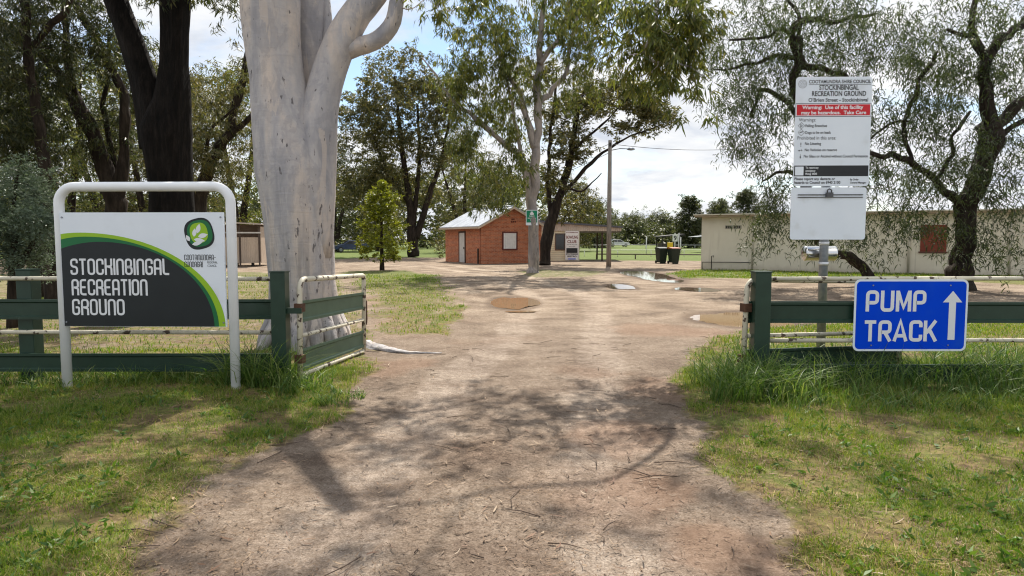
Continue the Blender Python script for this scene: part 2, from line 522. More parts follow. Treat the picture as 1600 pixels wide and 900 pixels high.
M['panel_white'] = noisy('sign_white', (0.70, 0.755, 0.83), (0.75, 0.80, 0.87), 3, 0.45, c3=(0.61, 0.64, 0.67), spots=(0.56, 0.85), spscale=3.5)
M['panel_black'] = noisy('sign_charcoal', (0.012, 0.016, 0.019), (0.016, 0.021, 0.024), 3, 0.4)
M['panel_green'] = noisy('sign_green', (0.012, 0.13, 0.045), (0.015, 0.15, 0.05), 3, 0.45)
M['panel_lime'] = noisy('sign_lime', (0.26, 0.46, 0.02), (0.29, 0.50, 0.025), 3, 0.45)
M['letter_white'] = noisy('lettering_white', (0.70, 0.72, 0.76), (0.74, 0.76, 0.79), 3, 0.5)
M['letter_black'] = noisy('lettering_black', (0.02, 0.022, 0.025), (0.03, 0.032, 0.035), 3, 0.5)
M['sign_blue'] = noisy('sign_blue', (0.001, 0.052, 0.60), (0.001, 0.060, 0.68), 2.5, 0.65, spec=0.06, c3=(0.008, 0.075, 0.60), spots=(0.5, 0.8), spscale=3)
M['sign_red'] = noisy('sign_red', (0.52, 0.015, 0.022), (0.58, 0.02, 0.03), 3, 0.45)
M['galv'] = noisy('galvanised_steel', (0.20, 0.22, 0.25), (0.30, 0.32, 0.35), 18, 0.45, 0.6)
M['chrome'] = noisy('polished_steel', (0.55, 0.55, 0.55), (0.65, 0.65, 0.65), 4, 0.12, 1.0)
M['dark_metal'] = noisy('dark_steel', (0.02, 0.02, 0.02), (0.05, 0.045, 0.04), 20, 0.5, 0.4)
M['rust'] = noisy('rusty_steel', (0.06, 0.03, 0.02), (0.12, 0.06, 0.035), 20, 0.8)
M['timber'] = noisy('weathered_timber', (0.10, 0.078, 0.062), (0.17, 0.14, 0.115), 6, 0.9, bump=0.6, bscale=10, bdist=0.02, stretch=(3, 3, 0.3))

# ------------------------------------------------------------------ stroke lettering
def fillet(pts, r, closed=False, seg=5):
    out, n = [], len(pts)
    for i in range(n):
        p = Vector((*pts[i], 0))
        if not closed and (i == 0 or i == n - 1) or r <= 0:
            out.append(p); continue
        a, b = Vector((*pts[i - 1], 0)) - p, Vector((*pts[(i + 1) % n], 0)) - p
        la, lb = a.length, b.length
        q = min(r, la * 0.49, lb * 0.49)
        A, B = p + a / la * q, p + b / lb * q
        if abs(a.normalized().dot(b.normalized())) > 0.98: out.append(p); continue
        for k in range(seg + 1):
            t = k / seg
            out.append(A * (1 - t) ** 2 + p * 2 * t * (1 - t) + B * t * t)
    return out
def ribbon(mb, pts, w, y, closed=False):
    n = len(pts); Lf, Rt = [], []
    for i in range(n):
        if closed: a, b = pts[i - 1], pts[(i + 1) % n]
        else: a, b = pts[max(0, i - 1)], pts[min(n - 1, i + 1)]
        p = pts[i]
        d1 = (p - a).normalized() if (p - a).length > 1e-9 else (b - p).normalized()
        d2 = (b - p).normalized() if (b - p).length > 1e-9 else d1
        n1, n2 = Vector((-d1.y, d1.x, 0)), Vector((-d2.y, d2.x, 0))
        mm = (n1 + n2)
        mm = mm.normalized() if mm.length > 1e-6 else n1
        k = min(1 / max(0.3, mm.dot(n1)), 1.8)
        Lf.append(p + mm * w / 2 * k); Rt.append(p - mm * w / 2 * k)
    vs = [(p.x, y, p.y) for p in Lf] + [(p.x, y, p.y) for p in Rt]
    fs = [(i, i + n, (i + 1) % n + n, (i + 1) % n) for i in range(n if closed else n - 1)]
    mb.add(vs, fs)
w_ = 0.46
RND = {  # rounded condensed capitals: (width, [(points, closed)])
    'O': (w_, [([(0,0),(w_,0),(w_,1),(0,1)], 1)]), 'C': (w_, [([(w_,.66),(w_,1),(0,1),(0,0),(w_,0),(w_,.34)], 0)]),
    'S': (w_, [([(w_,.74),(w_,1),(0,1),(0,.52),(w_,.48),(w_,0),(0,0),(0,.26)], 0)]),
    'T': (w_, [([(-.04,1),(w_+.04,1)], 0), ([(w_/2,.93),(w_/2,-.07)], 0)]),
    'K': (w_, [([(0,1.07),(0,-.07)], 0), ([(w_,1.07),(w_,.52),(.08,.52)], 0), ([(.2,.5),(w_,.45),(w_,-.07)], 0)]),
    'I': (0.0, [([(0,1.07),(0,-.07)], 0)]), 'N': (w_, [([(0,-.07),(0,1),(w_,1),(w_,-.07)], 0)]),
    'U': (w_, [([(0,1.07),(0,0),(w_,0),(w_,1.07)], 0)]),
    'B': (w_, [([(.05,.5),(w_*.93,.5),(w_*.93,1),(0,1),(0,0),(w_,0),(w_,.47),(.1,.47)], 0)]),
    'G': (w_, [([(w_,.7),(w_,1),(0,1),(0,0),(w_,0),(w_,.48),(.2,.48)], 0)]),
    'A': (w_, [([(0,-.07),(0,1),(w_,1),(w_,-.07)], 0), ([(.05,.38),(w_-.05,.38)], 0)]),
    'L': (.40, [([(0,1.07),(0,0),(.44,0)], 0)]),
    'R': (w_, [([(0,-.07),(0,1),(w_,1),(w_,.48),(.06,.48)], 0), ([(.2,.46),(w_,.42),(w_,-.07)], 0)]),
    'E': (.42, [([(.46,1),(0,1),(0,0),(.46,0)], 0), ([(.05,.5),(.40,.5)], 0)]),
    'D': (w_, [([(0,0),(0,1),(w_,1),(w_,0)], 1)]), 'M': (.7, [([(0,-.07),(0,1),(.7,1),(.7,-.07)], 0), ([(.35,.93),(.35,-.07)], 0)]),
    '-': (.3, [([(0,.48),(.3,.48)], 0)]), ' ': (.2, [])}
HWY = {
    'P': (.5, [([(0,0),(0,.93),(.5,.93),(.5,.42),(.07,.42)], 0)]), 'U': (.52, [([(0,1),(0,.07),(.52,.07),(.52,1)], 0)]),
    'M': (.62, [([(0,0),(0,1)], 0), ([(.02,.94),(.31,.2),(.60,.94)], 0), ([(.62,1),(.62,0)], 0)]),
    'T': (.52, [([(-.03,.93),(.55,.93)], 0), ([(.26,.87),(.26,0)], 0)]),
    'R': (.5, [([(0,0),(0,.93),(.5,.93),(.5,.44),(.07,.44)], 0), ([(.26,.42),(.52,0)], 0)]),
    'A': (.6, [([(0,0),(.30,.98),(.60,0)], 0), ([(.13,.27),(.47,.27)], 0)]),
    'C': (.5, [([(.5,.68),(.5,.93),(0,.93),(0,.07),(.5,.07),(.5,.32)], 0)]),
    'K': (.5, [([(0,1),(0,0)], 0), ([(.52,1),(.06,.40)], 0), ([(.22,.54),(.54,0)], 0)])}
def write(mb, font, text, x, z, h, stroke, gap, y, xs=1.0, rnd=0.2):
    """draws text with its left edge at x, baseline z; returns the right edge"""
    k = 0
    for ch in text:
        w, strokes = font[ch]
        for pts, cl in strokes:
            q = [(x + px * h * xs, z + pz * h) for px, pz in pts]
            r = 0 if (font is HWY and ch in 'MAK') else rnd * h
            ribbon(mb, fillet(q, r, bool(cl)), stroke * h, y - 0.0003 * (k % 4), bool(cl)); k += 1
        x += (w + gap) * h * xs
    return x
def text_mesh(mb, text, x, z, size, y, align='LEFT', bold=0.0, width=None):
    cu = bpy.data.curves.new('t', 'FONT')
    cu.body = text; cu.size = size; cu.align_x = align; cu.offset = bold; cu.resolution_u = 3
    ob = bpy.data.objects.new('t', cu)
    C.objects.link(ob)
    bpy.context.view_layer.update()
    me = bpy.data.meshes.new_from_object(ob.evaluated_get(bpy.context.evaluated_depsgraph_get()))
    xs = [v.co.x for v in me.vertices]
    k = 1.0
    if width and xs: k = width / (max(xs) - min(xs))
    mb.add([(x + v.co.x * k, y, z + v.co.y) for v in me.vertices], [tuple(p.vertices) for p in me.polygons])
    bpy.data.objects.remove(ob); bpy.data.meshes.remove(me); bpy.data.curves.remove(cu)

def rrect(x0, z0, x1, z1, r, seg=6):
    pts = []
    for cx, cz, a0 in ((x1 - r, z0 + r, -90), (x1 - r, z1 - r, 0), (x0 + r, z1 - r, 90), (x0 + r, z0 + r, 180)):
        for k in range(seg + 1):
            a = math.radians(a0 + 90 * k / seg)
            pts.append((cx + r * math.cos(a), cz + r * math.sin(a)))
    return pts

# ------------------------------------------------------------------ brick hut
def brick_mat():
    m, nt, out = new_mat('red_brick')
    co = nt.coord()
    s = nt.node('ShaderNodeSeparateXYZ'); nt.l.new(co, s.inputs[0])
    c = nt.node('ShaderNodeCombineXYZ')
    nt.l.new(nt.math('ADD', s.outputs[0], s.outputs[1]), c.inputs[0]); nt.l.new(s.outputs[2], c.inputs[1])
    b = nt.node('ShaderNodeTexBrick')
    nt.l.new(c.outputs[0], b.inputs['Vector'])
    b.inputs['Scale'].default_value = 1.0
    b.inputs['Brick Width'].default_value = 0.24; b.inputs['Row Height'].default_value = 0.086
    b.inputs['Mortar Size'].default_value = 0.011
    b.inputs['Color1'].default_value = (0.54, 0.175, 0.080, 1); b.inputs['Color2'].default_value = (0.33, 0.088, 0.042, 1)
    b.inputs['Mortar'].default_value = (0.40, 0.27, 0.19, 1)
    n = nt.noise(co, 1.4, 5, 0.65)
    col = nt.mix(nt.math('MULTIPLY', nt.step(n, 0.4, 0.7), 0.35), b.outputs[0], (0.50, 0.19, 0.095))
    col = nt.mix(nt.math('MULTIPLY', nt.step(nt.noise(co, 3.5, 6, 0.7), 0.52, 0.66), 0.4), col, (0.17, 0.05, 0.03))
    principled(nt, out, col, 0.9, 0, nt.bump(b.outputs['Fac'], 0.4, -0.008), 0.2)
    return m
def corrug(name, c1, c2, freq=82.0, axis='X', metal=0.2, rough=0.45):
    m, nt, out = new_mat(name)
    co = nt.coord()
    s = nt.node('ShaderNodeSeparateXYZ'); nt.l.new(co, s.inputs[0])
    wv = nt.math('SINE', nt.math('MULTIPLY', s.outputs['XYZ'.index(axis)], freq))
    col = nt.ramp(nt.noise(co, 1.6, 5, 0.65), [(0.3, c1), (0.7, c2)])
    sheet = nt.math('FRACT', nt.math('MULTIPLY', s.outputs['XYZ'.index(axis)], 1.3))
    col = nt.mix(nt.math('MULTIPLY', nt.math('GREATER_THAN', sheet, 0.5), 0.22), col, nt.mix(1.0, col, (0.6, 0.62, 0.68), 'MULTIPLY'))
    principled(nt, out, col, rough, metal, nt.bump(wv, 0.8, 0.012), 0.4)
    return m
BR = brick_mat()
c0 = gp(752, 412.5)
bd = (gp(695, 408.3) - c0); bl = 6.0
rz = math.atan2(bd.y, bd.x) - math.pi / 2            # local +y runs along the door wall
hut = thing('brick_hut', 'small red brick hut with a pale tin gable roof and boarded window', 'building', c0, rz)
gw, eh, ah = 4.55, 2.55, 3.72
mb = MB()
outer = [(0, -0.2), (gw, -0.2), (gw, eh), (gw / 2, ah), (0, eh)]
mb.prism(outer, 0, bl)
mb.build('wall', BR, hut)
mb = MB(); ov, th = 0.32, 0.05
sl = (ah - eh) / (gw / 2)
L = [(-ov, eh - ov * sl + 0.03), (gw / 2, ah + 0.03), (gw / 2, ah + 0.03 + th), (-ov, eh - ov * sl + 0.03 + th)]
R_ = [(gw / 2, ah + 0.03), (gw + ov, eh - ov * sl + 0.03), (gw + ov, eh - ov * sl + 0.03 + th), (gw / 2, ah + 0.03 + th)]
mb.prism(L, -0.3, bl + 0.3); mb.prism(R_, -0.3, bl + 0.3)
roof = mb.build('roof', corrug('weathered_tin_roof', (0.34, 0.37, 0.42), (0.52, 0.55, 0.60), 82, 'Y', 0.35, 0.42), hut)
mb = MB().tube([(gw / 2, -0.3, ah + 0.08), (gw / 2, bl + 0.3, ah + 0.08)], 0.07, 8); mb.build('ridge_cap', M['galv'], roof)
for s in (0, 1):
    mb = MB()
    a, b = ((-ov, eh - ov * sl - 0.11), (gw / 2, ah - 0.11)) if s == 0 else ((gw / 2, ah - 0.11), (gw + ov, eh - ov * sl - 0.11))
    mb.prism([a, b, (b[0], b[1] + 0.135), (a[0], a[1] + 0.135)], -0.298, -0.262)
    mb.build('barge_board', noisy('barge_board_cream', (0.50, 0.40, 0.30), (0.60, 0.50, 0.38), 4), roof)
mb = MB().box((-ov - 0.1, -0.28, eh - ov * sl - 0.09), (-ov + 0.0, bl + 0.28, eh - ov * sl + 0.02)); mb.build('gutter', noisy('gutter_cream', (0.42, 0.33, 0.25), (0.5, 0.4, 0.3), 4), roof)
dm = noisy('dark_red_trim', (0.09, 0.022, 0.018), (0.13, 0.03, 0.025), 6, 0.6)
# door on the left wall
fr = MB()
d0, d1, dh = 2.55, 3.45, 2.05
fr.box((-0.05, d0 - 0.11, 0), (0.02, d0, dh + 0.1)).box((-0.05, d1, 0), (0.02, d1 + 0.1, dh + 0.1)).box((-0.05, d0, dh), (0.02, d1, dh + 0.1))
door = MB().box((-0.03, d0 + 0.005, 0.02), (0.02, d1 - 0.005, dh - 0.005)).build('door', noisy('pale_door', (0.50, 0.47, 0.44), (0.60, 0.57, 0.54), 5, 0.6), hut)
fr.build('door_frame', noisy('door_frame_brown', (0.05, 0.03, 0.025), (0.08, 0.05, 0.04), 6), door)
MB().box((-0.075, d0 + 0.07, 0.95), (-0.031, d0 + 0.13, 1.07)).build('handle', M['dark_metal'], door)
# window on the gable
x0, x1, z0, z1 = 1.62, 2.58, 0.98, 2.02
wn = MB()
for i in range(6):
    a = x0 + (x1 - x0) * i / 6
    wn.box((a + 0.006, -0.035, z0), (a + (x1 - x0) / 6 - 0.006, 0.02, z1))
win = wn.build('window', noisy('white_boards', (0.66, 0.64, 0.62), (0.76, 0.74, 0.72), 5, 0.6), hut)
fb = MB()
fb.box((x0 - 0.09, -0.055, z0 - 0.09), (x0 - 0.003, 0.02, z1 + 0.09)).box((x1 + 0.003, -0.055, z0 - 0.09), (x1 + 0.09, 0.02, z1 + 0.09))
fb.box((x0 - 0.003, -0.055, z1 + 0.003), (x1 + 0.003, 0.02, z1 + 0.09)).box((x0 - 0.003, -0.055, z0 - 0.09), (x1 + 0.003, 0.02, z0 - 0.003))
fb.build('window_frame', dm, win)
vt = MB()
for i in range(3): vt.box((2.18 + i * 0.14, -0.012, 2.72), (2.28 + i * 0.14, 0.02, 2.82))
vm = noisy('vent_dark', (0.07, 0.02, 0.015), (0.12, 0.035, 0.025), 8)
vt.build('vent', vm, hut)
MB().box((2.22, -0.012, 2.90), (2.46, 0.02, 2.97)).build('vent', vm, hut)
MB().tube([(-0.04, 0.10, 0), (-0.04, 0.10, 2.4)], 0.028, 6).build('downpipe', noisy('pipe_brick_red', (0.36, 0.13, 0.08), (0.44, 0.18, 0.11), 8), hut)
MB().box((-0.09, 0.35, 0), (-0.02, 0.42, 1.0)).build('standpipe', M['dark_metal'], hut)
MB().box((3.55, -0.16, 1.25), (4.0, -0.004, 2.0)).build('meter_box', noisy('meter_box_grey', (0.36, 0.38, 0.42), (0.44, 0.46, 0.5), 5), hut)

# ------------------------------------------------------------------ bowling club house
Yc = 50.5
o_ = at(838, 407, Yc); o_.z = 0
club = thing('club_house', 'cream weatherboard club house with low skillion roof and open porch', 'building', o_, math.radians(-3))
k = Yc / F
def cx_(px): return (px - 838) * k
wood, nt, out = new_mat('cream_weatherboard')
co = nt.coord(); s = nt.node('ShaderNodeSeparateXYZ'); nt.l.new(co, s.inputs[0])
saw = nt.math('FRACT', nt.math('MULTIPLY', s.outputs[2], 6.5))
cc = nt.ramp(nt.noise(co, 2, 4), [(0.3, (0.72, 0.66, 0.46)), (0.7, (0.80, 0.74, 0.55))])
cc = nt.mix(nt.step(saw, 0.14, 0.02), cc, (0.26, 0.22, 0.15))
principled(nt, out, cc, 0.6, 0, nt.bump(saw, 0.5, -0.02))
wl = cx_(905)
MB().box((0, 0, -0.1), (wl, 5.5, 2.2)).build('wall', wood, club)
fz0, fz1, fx1 = 2.98, 2.52, cx_(969)
MB().prism([(-0.15, 2.203), (wl + 0.05, 2.203), (fx1, 2.203), (fx1, fz1 - 0.09), (-0.15, fz0 - 0.09)], -0.06, 0.0).build('fascia', corrug('fascia_tan_sheet', (0.50, 0.41, 0.33), (0.58, 0.49, 0.40), 40, 'X', 0.0, 0.6), club)
MB().prism([(-0.35, fz0 - 0.08), (fx1 + 0.15, fz1 - 0.09), (fx1 + 0.15, fz1 + 0.04), (-0.35, fz0 + 0.06)], -0.25, 5.7).build('roof', noisy('dark_grey_roof', (0.075, 0.078, 0.09), (0.11, 0.115, 0.13), 2, 0.5), club)
MB().box((wl + 0.003, 0.02, 2.1), (fx1 - 0.1, 5.4, 2.19)).build('porch_ceiling', noisy('porch_lining', (0.10, 0.085, 0.07), (0.14, 0.12, 0.10), 3), club)
for yy in (0.12, 5.2):
    MB().box((cx_(939), yy, -0.1), (cx_(939) + 0.12, yy + 0.12, 2.1)).build('porch_post', noisy('porch_post_brown', (0.05, 0.03, 0.025), (0.08, 0.05, 0.04), 5), club)
x0, x1, z0, z1 = cx_(868.5), cx_(881.5), 0.87, 1.97
glass = noisy('dark_window_glass', (0.012, 0.014, 0.016), (0.03, 0.032, 0.036), 1.5, 0.1, spec=0.6)
w1 = MB().box((x0, -0.015, z0), (x1, 0.02, z1)).build('window', glass, club)
fb = MB()
fb.box((x0 - 0.07, -0.05, z0 - 0.07), (x0 - .002, 0.02, z1 + 0.07)).box((x1 + .002, -0.05, z0 - 0.07), (x1 + 0.07, 0.02, z1 + 0.07))
fb.box((x0 - .002, -0.05, z1 + .002), (x1 + .002, 0.02, z1 + 0.07)).box((x0 - .002, -0.05, z0 - 0.07), (x1 + .002, 0.02, z0 - .002))
fb.build('window_frame', noisy('club_window_frame', (0.09, 0.055, 0.045), (0.13, 0.08, 0.06), 4), w1)
for px, t in ((871, 1.05), (876, 1.2)):
    MB().tube([(cx_(px), 2.5, 2.8), (cx_(px), 2.5, 2.9 + t)], 0.05, 8).build('flue', noisy('flue_white', (0.55, 0.55, 0.55), (0.62, 0.62, 0.62), 5), club)
# club sign board leaning on the wall
sx0, sx1, sz = cx_(883), cx_(903.5), 2.22
bs = thing('club_sign', 'tall white bowling club board with red lettering beside dark window', 'sign', club.matrix_basis @ Vector((sx0, -0.16, 0.0)), math.radians(-3))
bw = sx1 - sx0
MB().box((0, 0, 0.06), (bw, 0.04, sz)).build('panel', noisy('club_board_white', (0.78, 0.77, 0.74), (0.84, 0.83, 0.80), 4), bs)
mb = MB(); text_mesh(mb, 'STOCKINBINGAL', 0.05, 2.08, 0.10, -0.004, width=bw - 0.1, bold=0.003)
text_mesh(mb, 'BOWLING', 0.06, 1.66, 0.30, -0.004, width=bw - 0.12, bold=0.008)
text_mesh(mb, 'CLUB', 0.14, 1.34, 0.30, -0.004, width=bw - 0.3, bold=0.008)
mb.build('lettering', noisy('board_maroon', (0.16, 0.03, 0.025), (0.2, 0.045, 0.035), 5), bs)
mb = MB(); text_mesh(mb, 'VISITORS WELCOME', 0.1, 1.18, 0.11, -0.004, width=bw - 0.2); text_mesh(mb, 'MEALS BAR', 0.25, 1.04, 0.09, -0.004, width=bw - 0.5)
text_mesh(mb, 'STOCKMANS', 0.05, 0.46, 0.15, -0.004, width=bw - 0.1, bold=0.005); text_mesh(mb, 'BISTRO', 0.15, 0.30, 0.15, -0.004, width=bw - 0.3, bold=0.005)
mb.box((0.08, -0.012, 0.60), (bw - 0.08, -0.002, 0.96)).build('dark_lettering', M['letter_black'], bs)
MB().box((0.2, -0.01, 0.12), (bw - 0.2, -0.002, 0.19)).build('blue_stripe', M['sign_blue'], bs)

# ------------------------------------------------------------------ long cream building on the right
a0, a1 = gp(1095, 421.3), gp(1600, 432.5)
dv = (a1 - a0).normalized(); rz = math.atan2(dv.y, dv.x)
lb = thing('long_building', 'long low cream block building with flat roof behind the pepper trees', 'building', a0, rz)
Ln, Hh = 30.0, 2.75
cream, nt, out = new_mat('cream_rendered_block')
co = nt.coord(); s = nt.node('ShaderNodeSeparateXYZ'); nt.l.new(co, s.inputs[0])
cc = nt.ramp(nt.noise(co, 0.7, 5, 0.65), [(0.3, (0.64, 0.575, 0.47)), (0.7, (0.74, 0.68, 0.57))])
band = nt.math('ABSOLUTE', nt.math('SUBTRACT', nt.math('FRACT', nt.math('MULTIPLY', s.outputs[0], 0.41)), 0.5))
cc = nt.mix(nt.math('MULTIPLY', nt.step(band, 0.485, 0.495), 0.25), cc, (0.25, 0.22, 0.18))
st = nt.noise(nt.mapping(co, (1.2, 1.2, 0.12)), 3, 4)
cc = nt.mix(nt.math('MULTIPLY', nt.step(st, 0.55, 0.75), 0.22), cc, (0.33, 0.27, 0.2))
cc = nt.mix(nt.math('MULTIPLY', nt.step(nt.math('ADD', s.outputs[2], nt.math('MULTIPLY', nt.noise(co, 2.5, 4), 0.5)), 0.62, 0.25), 0.35), cc, (0.30, 0.235, 0.17))
principled(nt, out, cc, 0.85, 0, nt.bump(nt.noise(co, 60, 3), 0.15, 0.004))
MB().box((0, 0, -0.2), (Ln, 6.5, Hh)).build('wall', cream, lb)
MB().prism([(-0.35, Hh + 0.10), (Ln + 0.3, Hh + 0.10), (Ln + 0.3, Hh + 0.16), (-0.35, Hh + 0.16)], -0.42, 6.9).build('roof', noisy('flat_roof_cream_sheet', (0.52, 0.47, 0.38), (0.62, 0.57, 0.47), 3), lb)
MB().box((-0.3, -0.36, Hh + 0.003), (Ln + 0.25, -0.30, Hh + 0.098)).box((-0.3, -0.298, Hh + 0.05), (Ln + 0.25, 6.6, Hh + 0.098)).build('fascia', noisy('fascia_tan', (0.33, 0.25, 0.17), (0.40, 0.31, 0.22), 3), lb)
kk = 1 / 0.0277
def lx(px):   # where a picture column meets the front wall, along the wall
    d = ray(px, 400); t = (a0.x * dv.y - a0.y * dv.x) / (d.x * dv.y - d.y * dv.x)
    return (Vector((d.x * t, d.y * t, 0)) - a0).dot(dv)
for px in (1133, 1146):
    x = lx(px)
    v = MB().box((x - 0.03, -0.012, 2.14), (x + 0.37, 0.02, 2.32)).build('air_vent', noisy('vent_frame', (0.30, 0.27, 0.22), (0.36, 0.33, 0.28), 4), lb)
    mb = MB()
    for q in (0.03, 0.14, 0.25): mb.box((x + q - 0.02, -0.02, 2.17), (x + q + 0.05, -0.013, 2.29))
    mb.build('vent_slot', M['dark_metal'], v)
for px in (1176, 1420, 1578):
    x = lx(px)
    MB().tube([(x, -0.06, 0), (x, -0.06, Hh + 0.02)], 0.045, 8).build('downpipe', noisy('downpipe_cream', (0.48, 0.43, 0.36), (0.56, 0.51, 0.43), 4), lb)
xa, xb = lx(1437), lx(1478)
mb = MB().box((xa, -0.04, 1.05), (xb, 0.02, 2.25)).build('shutter', noisy('rust_red_shutter', (0.16, 0.035, 0.022), (0.22, 0.05, 0.03), 4), lb)
MB().box((xa - 0.06, -0.06, 0.98), (xb + 0.06, -0.041, 1.047)).build('shutter_sill', noisy('shutter_sill_brown', (0.09, 0.04, 0.03), (0.12, 0.05, 0.04), 4), mb)
pp = MB(); x = lx(1098)
pp.tube([(x, -0.08, 0.0), (x, -0.08, 0.40), (lx(1140), -0.08, 0.42), (lx(1172), -0.08, 0.42)], 0.02, 6).tube([(lx(1113), -0.16, 0), (lx(1113), -0.16, 0.72), (lx(1116), -0.22, 0.75), (lx(1116), -0.22, 0.66)], 0.022, 6)
pp.build('water_pipe', M['dark_metal'], lb)

# ------------------------------------------------------------------ corrugated shed at left, behind the big gum
g0 = gp(409, 416.5)
sh = thing('tin_shed', 'small fawn corrugated tin shed on short stumps beside the big white gum', 'shed', g0, math.radians(6))
tanm = corrug('fawn_tin_sheet', (0.48, 0.38, 0.29), (0.56, 0.45, 0.35), 60, 'X', 0.0, 0.6)
MB().box((-3.0, 0, 0.22), (-0.08, 0.04, 1.72)).build('front_panel', tanm, sh)
MB().box((-0.06, 0.05, 0.22), (-0.02, 2.6, 2.35)).build('side_panel', tanm, sh)
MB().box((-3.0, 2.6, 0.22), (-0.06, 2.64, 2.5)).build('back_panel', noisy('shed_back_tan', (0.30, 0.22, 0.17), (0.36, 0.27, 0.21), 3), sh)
MB().prism([(-3.15, 2.62), (0.12, 2.45), (0.12, 2.52), (-3.15, 2.69)], -0.25, 2.8).build('roof', noisy('shed_roof_pale', (0.45, 0.38, 0.32), (0.54, 0.47, 0.40), 3), sh)
MB().box((-3.05, -0.05, 1.95), (0.0, -0.003, 2.03)).build('rail', noisy('shed_rail_pale', (0.55, 0.52, 0.48), (0.62, 0.6, 0.56), 4), sh)
for x in (-2.95, -1.2, -0.1):
    MB().box((x - 0.05, -0.045, -0.1), (x + 0.04, 0.0 - 0.003, 2.5)).build('stump', noisy('shed_post_dark', (0.06, 0.045, 0.035), (0.10, 0.07, 0.055), 5), sh)
for x in (-2.7, -2.0, -1.5, -0.6): MB().box((x - 0.07, 0.3, -0.1), (x + 0.07, 0.45, 0.22)).build('footing', M['dark_metal'], sh)

# ------------------------------------------------------------------ fences
def rail_mb(mb, x0, x1, y, z0, z1, M4=None):
    """C-shaped steel rail: flat web with folded lips at top and bottom, front towards -y"""
    d = 0.028
    pr = [(y, z0), (y - d, z0), (y - d, z0 + 0.028), (y - 0.008, z0 + 0.042), (y - 0.008, z1 - 0.042), (y - d, z1 - 0.028), (y - d, z1), (y, z1)]
    vs = [Vector((x0, a, b)) for a, b in pr] + [Vector((x1, a, b)) for a, b in pr]
    if M4 is not None: vs = [M4 @ v for v in vs]
    n = len(pr)
    fs = [(i, i + n, (i + 1) % n + n, (i + 1) % n) for i in range(n)] + [tuple(range(n)), tuple(range(2 * n - 1, n - 1, -1))]
    mb.add(vs, [tuple(reversed(f)) for f in fs])
def post(parent, x, y, w, h, cap=True):
    p = MB().box((x - w / 2, y - w / 2, -0.2), (x + w / 2, y + w / 2, h)).build('post', M['green_paint'], parent, 0.006)
    MB().box((x - w / 2 - 0.006, y - w / 2 - 0.006, h + 0.001), (x + w / 2 + 0.006, y + w / 2 + 0.006, h + 0.014)).build('post_cap', M['green_paint'], p)
    return p
FY = 7.42
lf = thing('fence', 'dark green steel rail fence behind the white framed sign', 'fence', (0, FY, 0))
xg = at(438.5, 500, FY - 0.10).x
post(lf, xg, -0.10, 0.158, 1.245)
post(lf, at(46, 500, FY + 0.1).x, 0.115, 0.165, 1.26)
post(lf, at(46, 500, FY + 0.1).x - 3.6, 0.115, 0.165, 1.26)
for za, zb in ((0.725, 0.945), (0.145, 0.345)):
    mb = MB(); rail_mb(mb, -9.0, xg - 0.01 if za > .5 else xg - 0.01, 0.0, za, zb); mb.build('rail', M['green_paint'], lf)
rail_end = MB().box((xg + 0.08, -0.135, 0.80), (xg + 0.24, -0.09, 0.86)).build('gate_stub', M['green_paint'], lf)
for z in (1.168, 0.575):
    MB().tube([(-9, 0.012, z), (-6, 0.012, z + 0.006), (xg - 0.082, 0.012, z)], 0.024, 10).build('pipe_rail', M['worn_pipe'], lf)
rf = thing('fence', 'dark green steel rail fence carrying the blue arrow sign', 'fence', (0, FY, 0))
xr = at(1187.5, 500, FY - 0.10).x
post(rf, xr, -0.10, 0.168, 1.245)
post(rf, xr + 3.9, 0.115, 0.165, 1.24)
for za, zb in ((0.685, 0.915), (0.02, 0.225)):
    mb = MB(); rail_mb(mb, xr - 0.12 if za > .5 else xr - 0.08, 9.5, 0.0, za, zb); mb.build('rail', M['green_paint'], rf)
for z in (1.168, 0.485):
    MB().tube([(xr - 0.05, 0.012, z), (5, 0.012, z + 0.004), (9.5, 0.012, z)], 0.024, 10).build('pipe_rail', M['worn_pipe'], rf)

def gate(label, hinge, end, z_b, z_t, green, bands, mids):
    dvec = Vector(end) - Vector(hinge); Lg = dvec.length
    g = thing('gate', label, 'gate', (hinge[0], hinge[1], 0), math.atan2(dvec.y, dvec.x), 'entrance gate leaves')
    g.rotation_euler.y = 0.03      # the free end sags
    r, cr = 0.030, 0.12
    pts = [(0, 0, z_b - 0.06), (0, 0, z_t - cr)]
    for k in range(1, 6):
        a = math.pi / 2 * k / 5; pts.append((cr - cr * math.cos(a), 0, z_t - cr + cr * math.sin(a)))
    for k in range(0, 6):
        a = math.pi / 2 * k / 5; pts.append((Lg - cr * 0.5 + cr * 0.5 * math.sin(a), 0, z_t - cr * 0.5 + cr * 0.5 * math.cos(a)))
    pts.append((Lg, 0, z_b))
    mb = MB().tube(pts, r, 12); mb.tube([(0.02, 0, z_b), (Lg - 0.02, 0, z_b)], 0.026, 10)
    mb.build('frame', M['worn_pipe'], g)
    for za, zb in bands:
        mb = MB(); rail_mb(mb, 0.035, Lg - 0.035, 0.012, za, zb); mb.build('rail', green, g)
    for z in mids:
        MB().tube([(0.03, 0, z), (Lg - 0.03, 0, z)], 0.023, 10).build('pipe_rail', M['worn_pipe'], g)
    for z in (0.86, 0.30):
        MB().box((-0.045, -0.045, z - 0.045), (0.045, 0.045, z + 0.045)).build('hinge', M['rust'], g)
    MB().tube([(Lg + 0.02, -0.03, z_t - 0.35), (Lg + 0.03, -0.03, 0.55), (Lg + 0.01, -0.03, 0.48)], 0.012, 6).build('chain', M['rust'], g)
    return g
h1 = at(467, 500, 7.32); e1 = at(568, 500, 9.35)
gate('open white pipe gate leaf with two lighter green rails beside left post', (h1.x, 7.32), (e1.x, 9.35), 0.12, 1.165, M['gate_green'], ((0.70, 0.93), (0.17, 0.40)), (0.55,))
